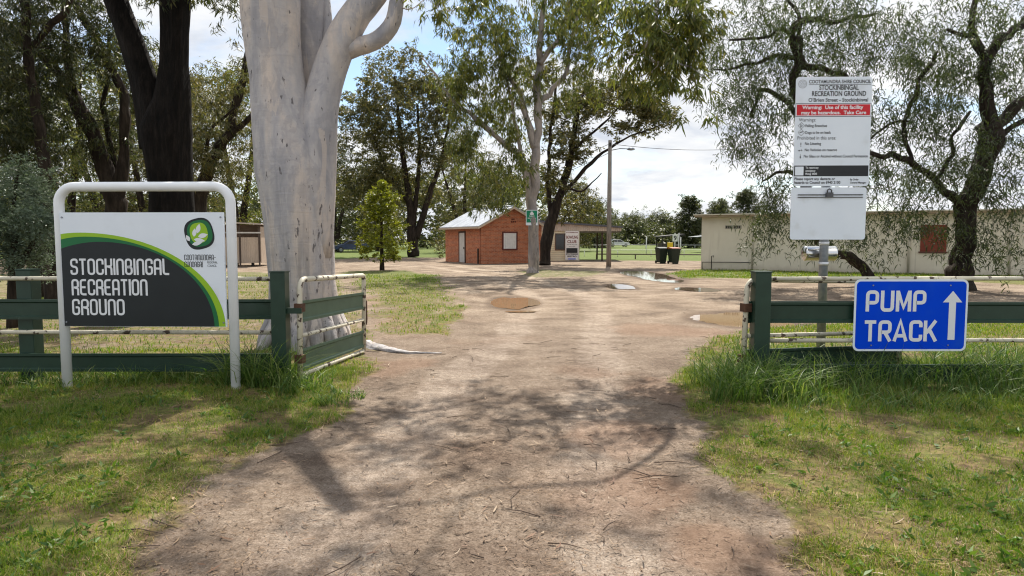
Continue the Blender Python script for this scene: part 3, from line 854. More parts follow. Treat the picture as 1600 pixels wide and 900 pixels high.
h2 = at(1162, 500, 7.34)
gate('open pipe gate leaf folded back behind the blue arrow sign', (h2.x, 7.34), (h2.x + 2.15, 8.12), 0.10, 1.165, M['green_paint'], ((0.70, 0.93), (0.17, 0.40)), (0.55,))

# ------------------------------------------------------------------ recreation ground sign (left)
bl_, br_ = gp(106, 612), gp(369, 614)
v = br_ - bl_; Wf = v.length
sg = thing('ground_sign', 'white pipe framed recreation ground sign with green curve and leaf emblem', 'sign', bl_, math.atan2(v.y, v.x))
ks = Wf / 264.0                     # metres per picture pixel here
Hf = 2.14; cr = 0.17
pts = [(0, 0, -0.25), (0, 0, Hf - cr)]
pts += [(cr - cr * math.cos(a), 0, Hf - cr + cr * math.sin(a)) for a in [math.pi / 2 * q / 7 for q in range(1, 8)]]
pts += [(Wf - cr + cr * math.sin(a), 0, Hf - cr + cr * math.cos(a)) for a in [math.pi / 2 * q / 7 for q in range(0, 8)]]
pts += [(Wf, 0, -0.25)]
MB().tube(pts, 0.049, 18).build('frame', M['white_paint'], sg)
px0, px1, pz0, pz1 = 0.035, Wf - 0.058, 0.70, 1.875
pw, ph = px1 - px0, pz1 - pz0
MB().box((px0, -0.050, pz0), (px1, -0.044 + 0.02, pz1)).build('panel', M['panel_white'], sg)
def PX(u): return px0 + u * pw
def PZ(v): return pz0 + v * ph
def arc(v_left, u_bot, bulge):
    a = []
    for i in range(41):
        t = math.pi / 2 * i / 40
        # squarish quarter ellipse with the crown a little right of the left edge
        u = u_bot * math.sin(t) ** 0.98
        vv = v_left * max(0.0, math.cos(t)) ** bulge
        a.append((u, vv))
    return a
def arc2(v0, vtop, u_top, u_bot):
    a = []
    for i in range(9):
        u = u_top * i / 9
        a.append((u, v0 + (vtop - v0) * (1 - ((u_top - u) / u_top) ** 2)))
    for i in range(41):
        t = math.pi / 2 * i / 40
        a.append((u_top + (u_bot - u_top) * math.sin(t), vtop * math.cos(t)))
    return a
for nm, prm, mt, y in (('lime_curve', (0.812, 0.825, 0.12, 0.995), 'panel_lime', -0.0515), ('green_curve', (0.765, 0.79, 0.15, 0.955), 'panel_green', -0.0525), ('black_field', (0.685, 0.745, 0.24, 0.928), 'panel_black', -0.0535)):
    a = arc2(*prm)
    poly = [(PX(0.002), PZ(0.003))] + [(PX(max(0.002, u)), PZ(max(vv, 0.003))) for u, vv in a]
    MB().flat(list(reversed(poly)), y).build(nm, M[mt], sg)
mb = MB()
def line(u0, v0, txt, u1):
    h = 0.128 * ph
    for g_ in (0.24,):
        tot = sum(RND[c][0] + g_ for c in txt) - g_
        xs = (u1 - u0) * pw / (tot * h + 0.13 * h)
        write(mb, RND, txt, PX(u0) + 0.06 * h, PZ(v0) + 0.07 * h, h * 0.98, 0.145, g_, -0.0548, xs, 0.2)
line(0.055, 0.455, 'STOCKINBINGAL', 0.675)
line(0.057, 0.275, 'RECREATION', 0.533)
line(0.055, 0.10, 'GROUND', 0.385)
mb.build('lettering', M['letter_white'], sg)
def blob(cx, cz, rx, rz_, sq, rot=0.0, n=40):
    p = []
    for i in range(n):
        a = 2 * math.pi * i / n
        c_, s_ = math.cos(a), math.sin(a)
        e = 2 / sq
        x = rx * abs(c_) ** e * (1 if c_ > 0 else -1); z = rz_ * abs(s_) ** e * (1 if s_ > 0 else -1)
        p.append((cx + x * math.cos(rot) - z * math.sin(rot), cz + x * math.sin(rot) + z * math.cos(rot)))
    return p
ex, ez = PX(0.852), PZ(0.815)
em = MB().flat(blob(ex, ez, 0.150, 0.158, 2.7, 0.25), -0.0518).build('emblem', M['panel_black'], sg)
MB().flat(blob(ex + 0.006, ez + 0.004, 0.128, 0.134, 2.6, 0.2), -0.0526).build('emblem_green', M['panel_green'], em)
MB().flat(blob(ex - 0.004, ez + 0.008, 0.092, 0.104, 2.5, 0.15), -0.0534).build('emblem_lime', M['panel_lime'], em)
mb = MB()
def leaf2(x, z, ln, ang, wd, y):
    p = []
    for i in range(13):
        t = i / 12; p.append((t * ln, wd * math.sin(math.pi * t ** 0.85)))
    for i in range(11, 0, -1):
        t = i / 12; p.append((t * ln, -wd * math.sin(math.pi * t ** 0.85)))
    a = math.radians(ang)
    mb.flat([(x + u * math.cos(a) - w * math.sin(a), z + u * math.sin(a) + w * math.cos(a)) for u, w in p], y)
for i, (x, z, ln, ang, wd) in enumerate(((-0.055, -0.03, 0.085, 82, 0.022), (-0.02, 0.005, 0.10, 75, 0.024), (-0.012, -0.03, 0.105, 12, 0.024), (-0.055, -0.058, 0.115, -8, 0.022), (-0.075, -0.11, 0.11, 12, 0.02), (-0.10, -0.075, 0.07, 120, 0.02))):
    leaf2(ex + x, ez + z, ln, ang, wd, -0.0542 - 0.0003 * i)
mb.build('emblem_leaves', M['letter_white'], em)
mb = MB()
write(mb, RND, 'COOTAMUNDRA-', PX(0.757), PZ(0.587), 0.052, 0.11, 0.26, -0.0518, 0.735, 0.2)
write(mb, RND, 'GUNDAGAI', PX(0.757), PZ(0.527), 0.052, 0.11, 0.26, -0.0518, 0.70, 0.2)
text_mesh(mb, 'REGIONAL', PX(0.895), PZ(0.557), 0.034, -0.0518, width=0.105); text_mesh(mb, 'COUNCIL', PX(0.895), PZ(0.527), 0.034, -0.0518, width=0.095)
mb.build('emblem_lettering', M['letter_black'], sg)
for z in (0.62, 1.70):
    for x in (0.06, Wf - 0.085):
        MB().tube([(x, -0.058, z + 0.125), (x, -0.045, z + 0.125)], 0.009, 8).build('bolt', M['galv'], sg)

# ------------------------------------------------------------------ PUMP TRACK sign
pt = at(1424, 493, FY - 0.09); sw, shh = 1.235, 0.785
ps = thing('pump_track_sign', 'blue rectangular sign reading pump track with white up arrow', 'sign', (pt.x, FY - 0.075, pt.z - shh / 2), math.radians(0.0))
MB().prism(rrect(-sw / 2, 0, sw / 2, shh, 0.06), 0.0, 0.006).build('border', M['panel_white'], ps)
MB().flat(rrect(-sw / 2 + 0.022, 0.022, sw / 2 - 0.022, shh - 0.022, 0.045), -0.0012).build('panel', M['sign_blue'], ps)
mb = MB(); lh = 0.228
write(mb, HWY, 'PUMP', -0.475, 0.435, lh, 0.168, 0.27, -0.0028, 0.92, 0.17)
write(mb, HWY, 'TRACK', -0.49, 0.108, lh, 0.168, 0.235, -0.0028, 0.94, 0.17)
mb.build('lettering', M['letter_white'], ps)
ax = 0.45
MB().flat([(ax - 0.038, 0.125), (ax + 0.038, 0.125), (ax + 0.038, 0.535), (ax + 0.105, 0.535), (ax, 0.66), (ax - 0.105, 0.535), (ax - 0.038, 0.535)], -0.0028).build('arrow', M['letter_white'], ps)
mb = MB()
for z in (0.05, 0.52):
    mb.box((-0.45, 0.007, z), (0.45, 0.04, z + 0.03))
mb.build('bracket', M['galv'], ps)
for x in (-0.42, 0.42):
    for z in (0.065, 0.72):
        MB().tube([(x, -0.008, z), (x, 0.0, z)], 0.008, 8).build('bolt', M['galv'], ps)

# ------------------------------------------------------------------ council notice on a pole
Yp = 9.1
b_ = at(1287, 400, Yp)
cs = thing('council_notice', 'tall white council warning notice on a galvanised pole with red band', 'sign', (b_.x, Yp, 0), math.radians(-1.5))
MB().tube([(0, 0, -0.3), (0.0, 0, 3.6)], 0.057, 16).build('pole', M['galv'], cs)
nw = 0.985; nx0 = -0.462
nz0, nz1 = 2.30, 3.715
MB().prism(rrect(nx0, nz0, nx0 + nw, nz1, 0.045), -0.075, -0.068).build('panel', M['panel_white'], cs)
yf = -0.0765
def band(name, mt, x0, x1, z0, z1, lift, parent=None):
    return MB().flat([(nx0 + x0, z0), (nx0 + x1, z0), (nx0 + x1, z1), (nx0 + x0, z1)], yf - lift).build(name, M[mt], parent or cs)
band('band_outline', 'letter_black', 0.004, nw - 0.004, 3.203, 3.376, 0.0)
band('band_edge', 'panel_white', 0.008, nw - 0.008, 3.210, 3.369, 0.0008)
band('red_band', 'sign_red', 0.018, nw - 0.018, 3.219, 3.360, 0.0016)
band('black_band', 'letter_black', 0.008, nw - 0.012, 2.430, 2.570, 0.0)
band('white_square', 'panel_white', 0.02, 0.13, 2.442, 2.556, 0.0008)
mb = MB(); y = yf - 0.0008
def TL(t, x, z, s, w=None, b=0.0, yy=None, mt='letter_black'):
    q = MB(); text_mesh(q, t, nx0 + x, z, s, y if yy is None else yy, width=w, bold=b); q.build('lettering', M[mt], cs)
TL('COOTAMUNDRA SHIRE COUNCIL', 0.165, 3.633, 0.062, 0.80, 0.0014)
mb.box((nx0 + 0.165, y - .0004, 3.614), (nx0 + 0.965, y + .0002, 3.619))
TL('STOCKINBINGAL', 0.30, 3.548, 0.088, 0.51, 0.0022)
TL('RECREATION GROUND', 0.205, 3.470, 0.088, 0.70, 0.0022)
TL("O'Brien Street - Stockinbingal", 0.165, 3.396, 0.068, 0.77, 0.0012)
TL('Warnings:', 0.05, 3.142, 0.062, 0.22)
TL('Falling Branches', 0.135, 3.070, 0.050, 0.28, 0.0008)
TL('Dogs to be on leads', 0.135, 2.983, 0.050, 0.33, 0.0008)
TL('Prohibited in this area:', 0.035, 2.908, 0.062, 0.50)
TL('No Littering', 0.135, 2.838, 0.052, 0.21, 0.0008)
TL('No Vehicles on reserve', 0.135, 2.757, 0.050, 0.42, 0.0008)
TL('No Glass or Alcohol without Council Permission', 0.125, 2.675, 0.050, 0.83, 0.0008)
TL('Please report any damage or', 0.012, 2.380, 0.050, 0.53, 0.0010)
TL('hazards to Council on 6940 2100', 0.012, 2.332, 0.050, 0.60, 0.0010)
TL('By Order', 0.74, 2.375, 0.034, 0.11, 0.0008); TL('General Manager', 0.74, 2.335, 0.034, 0.21, 0.0008)
def ring(cx, cz, r, n, rot, w):
    p = [Vector((cx + r * math.cos(2 * math.pi * i / n + rot), cz + r * math.sin(2 * math.pi * i / n + rot), 0)) for i in range(n)]
    ribbon(mb, p, w, y, True)
for zz in (3.088, 3.0): ring(nx0 + 0.085, zz, 0.042, 4, 0, 0.004)
def glyph(pts, w=0.008): ribbon(mb, [Vector((nx0 + a, b, 0)) for a, b in pts], w, y - 0.0004)
glyph([(0.078, 3.066), (0.078, 3.110)], 0.010); glyph([(0.096, 3.096), (0.090, 3.074)], 0.007)
glyph([(0.066, 2.996), (0.080, 3.003), (0.104, 3.010)], 0.012)
glyph([(0.085, 2.835), (0.085, 2.868)], 0.010); glyph([(0.080, 2.822), (0.090, 2.822)], 0.010)
glyph([(0.055, 2.764), (0.078, 2.764)], 0.014); glyph([(0.088, 2.778), (0.103, 2.760)], 0.010)
glyph([(0.082, 2.665), (0.082, 2.692)], 0.014); glyph([(0.082, 2.700), (0.082, 2.714)], 0.007)
mb.build('icons', M['letter_black'], cs)
TL('Warning:  Use of this facility', 0.09, 3.302, 0.064, 0.79, 0.0018, yf - 0.0024, 'letter_white')
TL('may be hazardous.  Take Care', 0.075, 3.234, 0.064, 0.84, 0.0018, yf - 0.0024, 'letter_white')
for i, (t, w) in enumerate((('To report any', 0.17), ('emergency', 0.13), ('Ring 000', 0.15))):
    TL(t, 0.155, 2.530 - i * 0.04, 0.036, w, 0.0008, yf - 0.0008, 'letter_white')
mb = MB()
ring(nx0 + 0.085, 3.625, 0.052, 24, 0, 0.006); ring(nx0 + 0.085, 3.625, 0.036, 20, 0, 0.004)
glyph([(0.060, 3.62), (0.085, 3.645), (0.110, 3.62)], 0.006); glyph([(0.062, 3.612), (0.108, 3.612)], 0.006)
mb.build('crest', noisy('crest_grey', (0.22, 0.23, 0.25), (0.28, 0.29, 0.31), 5), cs)
# blank white board under it, with its slotted bar and padlock
lw0, lw1, lz0, lz1 = -0.485, 0.497, 1.597, 2.283
lowb = MB().prism(rrect(lw0, lz0, lw1, lz1, 0.035), -0.082, -0.072).build('lower_board', M['panel_white'], cs)
mb = MB().box((lw0 + 0.085, -0.094, 2.182), (lw1 - 0.05, -0.0825, 2.192)).box((lw0 + 0.085, -0.094, 2.150), (lw1 - 0.05, -0.0825, 2.158))
mb.build('locking_bar', M['dark_metal'], lowb)
mb = MB().box((-0.045, -0.13, 2.155), (0.045, -0.097, 2.215))
mb.tube([(-0.028, -0.112, 2.215), (-0.028, -0.112, 2.245), (0, -0.112, 2.262), (0.028, -0.112, 2.245), (0.028, -0.112, 2.215)], 0.009, 8)
mb.build('padlock', noisy('padlock_steel', (0.06, 0.06, 0.065), (0.12, 0.12, 0.125), 20, 0.35, 0.7), lowb)
for z in (1.545, 1.275, 1.76, 2.2):
    MB().tube([(-0.0, -0.0, z - 0.022), (0, 0, z + 0.022)], 0.064, 16).build('clamp', noisy('clamp_zinc', (0.55, 0.56, 0.58), (0.65, 0.66, 0.68), 12, 0.4, 0.4), cs)
can = MB()
Mx = Matrix.Translation((-0.20, 0.17, 1.41)) @ Matrix.Rotation(math.pi / 2, 4, 'Y')
can.lathe([(0.0, 0.0), (0.085, 0.0), (0.100, 0.008), (0.104, 0.02), (0.100, 0.032), (0.100, 0.40), (0.104, 0.41), (0.100, 0.42), (0.0, 0.42)], 28, Mx)
can.build('canister', M['chrome'], cs)

# ------------------------------------------------------------------ bins, pole, small yard things
binm = noisy('bin_green_plastic', (0.012, 0.022, 0.014), (0.018, 0.030, 0.020), 5, 0.5)
def wheelie(px, py, label, lidm):
    p = gp(px, py)
    b = thing('wheelie_bin', label, 'bin', (p.x, p.y, 0), math.radians(14), 'wheelie bins by the oval fence')
    mb = MB()
    t0, t1, zb, zt = 0.23, 0.30, 0.07, 0.98
    vs = [(-t0, -0.25, zb), (t0, -0.25, zb), (t0, 0.25, zb), (-t0, 0.25, zb), (-t1, -0.36, zt), (t1, -0.36, zt), (t1, 0.33, zt), (-t1, 0.33, zt)]
    mb.add(vs, [(0,3,2,1),(4,5,6,7),(0,1,5,4),(1,2,6,5),(2,3,7,6),(3,0,4,7)])
    mb.box((-t1 - 0.02, -0.38, zt - 0.07), (t1 + 0.02, -0.34, zt)).box((-0.2, -0.275, 0.0), (0.2, -0.2, 0.12))
    mb.build('body', binm, b, 0.012)
    ld = MB()
    prof = [(-0.40, zt + 0.012), (0.36, zt + 0.012), (0.34, zt + 0.07), (0.1, zt + 0.11), (-0.36, zt + 0.05)]
    n = len(prof)
    ld.add([(-t1 - 0.03, y, z) for y, z in prof] + [(t1 + 0.03, y, z) for y, z in prof],
           [tuple(range(n - 1, -1, -1)), tuple(range(n, 2 * n))] + [(i, (i + 1) % n, (i + 1) % n + n, i + n) for i in range(n)])
    ld.build('lid', lidm, b, 0.008)
    MB().tube([(-0.26, 0.36, zt - 0.02), (-0.26, 0.43, zt + 0.02), (0.26, 0.43, zt + 0.02), (0.26, 0.36, zt - 0.02)], 0.02, 8).build('handle', binm, b)
    for s in (-1, 1):
        MB().tube([(s * 0.22, 0.27, 0.1), (s * 0.28, 0.27, 0.1)], 0.1, 16).build('wheel', M['dark_metal'], b)
wheelie(1033, 411.5, 'left dark green wheelie bin with dark green lid near oval fence', binm)
wheelie(1052.5, 412, 'dark green wheelie bin with dull orange red lid near oval fence', noisy('bin_lid_red', (0.16, 0.035, 0.015), (0.22, 0.05, 0.02), 4, 0.5))

pp = gp(951, 416.5)
pl = thing('power_pole', 'tall bare timber power pole with small street lamp on an arm', 'pole', pp)
MB().tube([(0, 0, -0.3), (0.0, 0, 3), (0.01, 0, 7.35)], [0.15, 0.135, 0.105], 14, wob=0.01).build('pole', noisy('silvered_timber', (0.17, 0.145, 0.125), (0.30, 0.265, 0.235), 6, 0.9, bump=0.6, bscale=10, bdist=0.02, stretch=(3, 3, 0.3)), pl)
arm = MB().tube([(0.1, 0, 6.78), (0.6, 0, 6.88), (1.05, -0.05, 6.85)], 0.025, 8).build('lamp_arm', M['galv'], pl)
MB().lathe([(0.0, 0.09), (0.07, 0.08), (0.13, 0.02), (0.13, -0.01), (0.08, -0.06), (0.0, -0.08)], 16, Matrix.Translation((1.22, -0.05, 6.83)) @ Matrix.Diagonal((1.9, 1, 1, 1))).build('lamp_head', M['galv'], pl)
MB().box((-0.05, -0.16, 7.0), (0.05, -0.12, 7.2)).build('insulator', M['dark_metal'], pl)
MB().box((-0.45, -0.15, 7.02), (0.45, -0.1, 7.1)).build('cross_arm', M['timber'], pl) if False else None
def wire(a, b, sag, label):
    a, b = Vector(a), Vector(b)
    pts = [a.lerp(b, i / 24) - Vector((0, 0, sag * 4 * (i / 24) * (1 - i / 24))) for i in range(25)]
    tag(MB().tube(pts, 0.014, 5).build('power_cable', M['dark_metal']), label, 'cable')
top = Vector((pp.x, pp.y, 7.15))
wire(top, at(1330, 206, 44), 0.7, 'thin dark overhead cable running right from the timber pole to pepper trees')
wire(top, at(700, 300, 75), 0.6, 'upper thin cable running left from the pole behind dark tree')
wire(top - Vector((0, 0, 0.5)), at(690, 330, 75), 0.6, 'lower thin cable running left from the pole behind dark tree')

# notice on the slim gum trunk
Yn = gp(832, 426.5).y - 0.32
n_ = at(831, 340, Yn)
ns = thing('trunk_notice', 'small green notice with white border fixed to slim gum trunk', 'sign', (n_.x, Yn, n_.z - 0.36), math.radians(-4))
MB().prism(rrect(-0.28, 0, 0.28, 0.72, 0.03), 0, 0.02).build('border', M['panel_white'], ns)
MB().flat(rrect(-0.25, 0.13, 0.25, 0.69, 0.02), -0.003).build('panel', noisy('notice_green', (0.004, 0.20, 0.10), (0.006, 0.23, 0.12), 3, 0.5), ns)
mb = MB()
mb.flat(blob(0, 0.53, 0.10, 0.055, 2.2), -0.006); mb.flat(blob(0, 0.60, 0.06, 0.045, 2), -0.0064)
text_mesh(mb, 'PLEASE', 0, 0.40, 0.08, -0.006, 'CENTER', 0.002); text_mesh(mb, 'KEEP OUR PARK', 0, 0.31, 0.06, -0.006, 'CENTER', 0.002, 0.40); text_mesh(mb, 'TIDY', 0, 0.21, 0.08, -0.006, 'CENTER', 0.002)
mb.build('lettering', M['letter_white'], ns)
for z in (0.05, 0.66): MB().box((-0.1, 0.021, z), (0.1, 0.34, z + 0.02)).build('bracket', M['galv'], ns)

# oval railing and low seat rail
def row_fence(name, label, cat, p, q, h, rr_, pr, sp, m_, rails):
    p, q = Vector(p), Vector(q); d = q - p
    t = thing(name, label, cat, p, math.atan2(d.y, d.x)); L_ = d.length
    n = int(L_ / sp)
    for i in range(n + 1):
        MB().tube([(i * L_ / n, 0, -0.1), (i * L_ / n, 0, h)], pr, 8).build('post', m_, t)
    for z in rails:
        MB().tube([(0, -pr - rr_ + 0.005, z), (L_, -pr - rr_ + 0.005, z)], rr_, 8).build('rail', m_, t)
wm = noisy('oval_rail_white', (0.55, 0.55, 0.53), (0.66, 0.66, 0.64), 5, 0.5)
q0, q1 = gp(860, 401.5), gp(1120, 401)
row_fence('oval_railing', 'white pipe railing round the oval beyond the bins', 'railing', q0, q1, 0.62, 0.026, 0.03, 3.0, wm, (0.62,))
q0, q1 = gp(932, 404.5), gp(1120, 406)
row_fence('low_rail', 'long low dark timber rail on short posts before the oval', 'railing', q0, q1, 0.42, 0.05, 0.05, 2.4, M['timber'], (0.40,))
q0, q1 = gp(700, 388.2), gp(1240, 388.2)
row_fence('oval_railing', 'far white railing on the other side of the oval', 'railing', q0, q1, 0.6, 0.035, 0.04, 8.0, wm, (0.6,))

# shelter, score sign and posts beyond the oval
Ys = 88.0
def AX(px): return at(px, 380, Ys).x
shl = thing('spectator_shelter', 'dark roofed spectator shelter on posts across the oval', 'shelter', (AX(1029), Ys, 0))
w = AX(1060) - AX(1029)
MB().prism([(-0.3, 1.85), (w + 0.3, 2.1), (w + 0.3, 2.3), (-0.3, 2.0)], -2, 2).build('roof', M['dark_metal'], shl)
for x in (0.1, w - 0.1):
    for y in (-1.7, 1.7): MB().box((x - 0.06, y - 0.06, -0.1), (x + 0.06, y + 0.06, 1.95)).build('post', M['dark_metal'], shl)
MB().box((0.2, 1.4, 0), (w - 0.2, 1.7, 1.1)).build('back_wall', noisy('shelter_wall', (0.12, 0.10, 0.09), (0.18, 0.16, 0.14), 2), shl)
def put(px, Y): return Vector((at(px, 380, Y).x, Y, 0))
st_ = thing('speed_sign', 'small white sign with black numeral on a post beyond oval', 'sign', put(1054.5, 80))
MB().tube([(0, 0, -0.2), (0, 0, 2.3)], 0.06, 8).build('post', wm, st_)
MB().box((-0.30, -0.1, 1.35), (0.30, -0.062, 2.2)).build('panel', wm, st_)
mb = MB(); text_mesh(mb, '9', 0, 1.5, 0.75, -0.105, 'CENTER', 0.02); mb.build('lettering', M['letter_black'], st_)
for px, h_, lb_ in ((1010, 1.9, 'white post standing alone left of the dark shelter'), (1060.5, 2.2, 'tall white post just right of the numeral sign'), (1063.5, 1.8, 'shorter white post right of the numeral sign')):
    p_ = put(px, 78); o = MB().tube([(0, 0, -0.2), (0, 0, h_)], 0.055, 10).lathe([(0.075, h_), (0.075, h_ + 0.05), (0, h_ + 0.08)], 10).build('white_post', wm)
    o.location = p_; tag(o, lb_, 'post')
yb = thing('yellow_box', 'yellow box on legs in front of the far oval railing', 'box', put(1047, 74))
MB().box((-0.27, -0.2, 0.55), (0.27, 0.2, 1.25)).build('box', noisy('yellow_paint', (0.62, 0.40, 0.02), (0.7, 0.46, 0.03), 3, 0.5), yb, 0.03)
for x in (-0.2, 0.2): MB().box((x - 0.04, -0.15, -0.1), (x + 0.04, 0.15, 0.547)).build('leg', M['dark_metal'], yb)
bsh = thing('far_canopy', 'pale grey canopy roof on posts far behind the long building corner', 'shelter', put(1088, 84))
MB().prism([(-0.5, 1.85), (4, 2.2), (4, 2.3), (-0.5, 1.95)], -2, 2).build('roof', M['galv'], bsh)
for x in (0.9, 3.6): MB().tube([(x, -1.8, -0.1), (x, -1.8, 1.98)], 0.06, 8).build('post', wm, bsh)

def car(label, loc, rz, paint, glassm):
    t = thing('parked_car', label, 'car', loc, rz)
    def sect(prof, y0, y1, top_in=0.0):
        mb = MB(); n = len(prof); vs = []
        for s, yy in ((0, y0), (1, y1)):
            for x, z in prof:
                k_ = (max(0, z - 0.75) / 0.65) * 0.16
                vs.append((x, yy + (k_ if s == 0 else -k_), z))
        mb.add(vs, [tuple(range(n)), tuple(range(2 * n - 1, n - 1, -1))] + [(i, i + n, (i + 1) % n + n, (i + 1) % n) for i in range(n)])
        return mb
    body = [(-2.15, 0.32), (2.15, 0.32), (2.2, 0.62), (2.05, 0.82), (1.05, 0.95), (0.35, 1.42), (-1.2, 1.46), (-1.85, 1.0), (-2.2, 0.9)]
    sect(body, -0.85, 0.85).build('body', paint, t, 0.05)
    mb = MB()
    for s in (-1, 1):
        y_ = s * 0.86
        def gl(pts): 
            mb.add([(x, s * (0.862 - (max(0, z - 0.75) / 0.65) * 0.16), z) for x, z in pts], [tuple(range(len(pts)))])
        gl([(0.85, 0.98), (0.32, 1.36), (-0.35, 1.38), (-0.35, 0.98)]); gl([(-0.42, 0.98), (-0.42, 1.38), (-1.15, 1.39), (-1.6, 1.02)])
    mb.add([(1.06, -0.68, 0.97), (1.06, 0.68, 0.97), (0.38, 0.6, 1.425), (0.38, -0.6, 1.425)], [(0, 1, 2, 3)])
    mb.add([(-1.86, -0.68, 1.03), (-1.86, 0.68, 1.03), (-1.24, 0.6, 1.46), (-1.24, -0.6, 1.46)], [(3, 2, 1, 0)])
    mb.build('window', glassm, t)
    for x in (-1.35, 1.35):
        for y_ in (-0.8, 0.8):
            w_l = MB().tube([(x, y_ - 0.1, 0.32), (x, y_ + 0.1, 0.32)], 0.32, 18).build('wheel', M['dark_metal'], t)
            MB().tube([(x, y_ - 0.11, 0.32), (x, y_ + 0.11, 0.32)], 0.19, 14).build('rim', M['galv'], w_l)
    for y_ in (-0.6, 0.6):
        MB().box((2.1, y_ - 0.18, 0.62), (2.17, y_ + 0.18, 0.76)).build('headlight', M['letter_white'], t)
        MB().box((-2.22, y_ - 0.15, 0.7), (-2.16, y_ + 0.15, 0.88)).build('tail_light', M['sign_red'], t)
car('white car seen across the oval behind far railing', put(966, 138) + Vector((0, 0, 0.1)), math.radians(8), noisy('white_car_paint', (0.62, 0.62, 0.63), (0.66, 0.66, 0.67), 2, 0.25, spec=0.5), glass)
car('dark blue car parked on grass beyond the young green tree', put(548, 82) + Vector((0, 0, 0.05)), math.radians(205), noisy('blue_car_paint', (0.015, 0.03, 0.075), (0.02, 0.04, 0.095), 2, 0.25, spec=0.5), glass)

# ------------------------------------------------------------------ trees
def catmull(pts, rs, step=0.25):
    P = [np.array(p, float) for p in pts]
    P = [2 * P[0] - P[1]] + P + [2 * P[-1] - P[-2]]
    R = [rs[0]] + list(rs) + [rs[-1]]
    op, orr = [], []
    for i in range(1, len(P) - 2):
        n = max(2, int(np.linalg.norm(P[i + 1] - P[i]) / step))
        n = min(n, 14)
        for k in range(n):
            t = k / n
            a, b, c, d = P[i - 1], P[i], P[i + 1], P[i + 2]
            op.append(0.5 * (2 * b + (c - a) * t + (2 * a - 5 * b + 4 * c - d) * t * t + (3 * b - a - 3 * c + d) * t ** 3))
            orr.append(R[i] * (1 - t) + R[i + 1] * t)
    op.append(P[-2]); orr.append(R[-2])
    return op, orr

def limb_px(pts, Y, w=1.0):
    """pts: (px, py, half width in px[, extra depth]) traced at depth Y"""
    out, rs = [], []
    for q in pts:
        yy = Y + (q[3] if len(q) > 3 else 0)
        out.append(at(q[0], q[1], yy)); rs.append(q[2] * yy / F * w)
    return out, rs

def ell(px, py, rx, ry, Y, dY, n, lo=0.0):
    """n clump centres inside an ellipsoid seen at px, py"""
    c = at(px, py, Y); k = Y / F
    d = RNG.normal(size=(n, 3)); d /= np.linalg.norm(d, axis=1)[:, None]
    r = RNG.uniform(lo, 1, n) ** (1 / 2.2)
    return np.array(c) + d * r[:, None] * np.array([rx * k, dY, ry * k])
def ellw(c, rad, n, lo=0.0):
    d = RNG.normal(size=(n, 3)); d /= np.linalg.norm(d, axis=1)[:, None]
    return np.array(c) + d * (RNG.uniform(lo, 1, n) ** (1 / 2.2))[:, None] * np.array(rad)

def leaves(cent, n, spread, ln, wd, droop, squash=0.8, sd=0, up=0.0):
    """n loose leaf quads round every centre"""
    rg = np.random.default_rng(sd)
    m = max(3, int(n / 16))
    k_ = max(1, n // m)
    s0 = np.repeat(rg.uniform(0.65, 1.35, len(cent)) * spread, m)
    o1 = rg.normal(size=(len(s0), 3)) * s0[:, None] * np.array([1, 1, squash]) * 0.58
    c = np.repeat(np.repeat(cent, m, 0), k_, 0); N = len(c)
    sp = np.repeat(s0, k_)
    # every spray hangs along its own short twig
    tw = rg.normal(size=(len(s0), 3)); tw[:, 2] = tw[:, 2] * 0.5 - droop * 0.45 + up * 0.5
    tw /= np.linalg.norm(tw, axis=1)[:, None]
    along = rg.uniform(-0.5, 0.5, N)
    off = np.repeat(o1, k_, 0) + np.repeat(tw, k_, 0) * (along * sp * 0.62)[:, None] + rg.normal(size=(N, 3)) * (sp * 0.085)[:, None]
    p = c + off
    d = rg.normal(size=(N, 3)); d[:, 2] = d[:, 2] * 0.5 - droop + up
    d += off / (sp[:, None] + 1e-6) * 0.35
    d /= np.linalg.norm(d, axis=1)[:, None]
    s = np.cross(d, rg.normal(size=(N, 3))); s /= (np.linalg.norm(s, axis=1)[:, None] + 1e-9)
    nrm = np.cross(d, s)
    L = (rg.uniform(0.65, 1.25, N) * ln)[:, None]; Wd = (rg.uniform(0.7, 1.25, N) * wd)[:, None]
    bend = nrm * L * rg.uniform(-0.18, 0.18, N)[:, None]
    mid = p + d * L * 0.42 + bend
    return np.stack([p, mid + s * Wd / 2, p + d * L, mid - s * Wd / 2], 1).reshape(-1, 3)

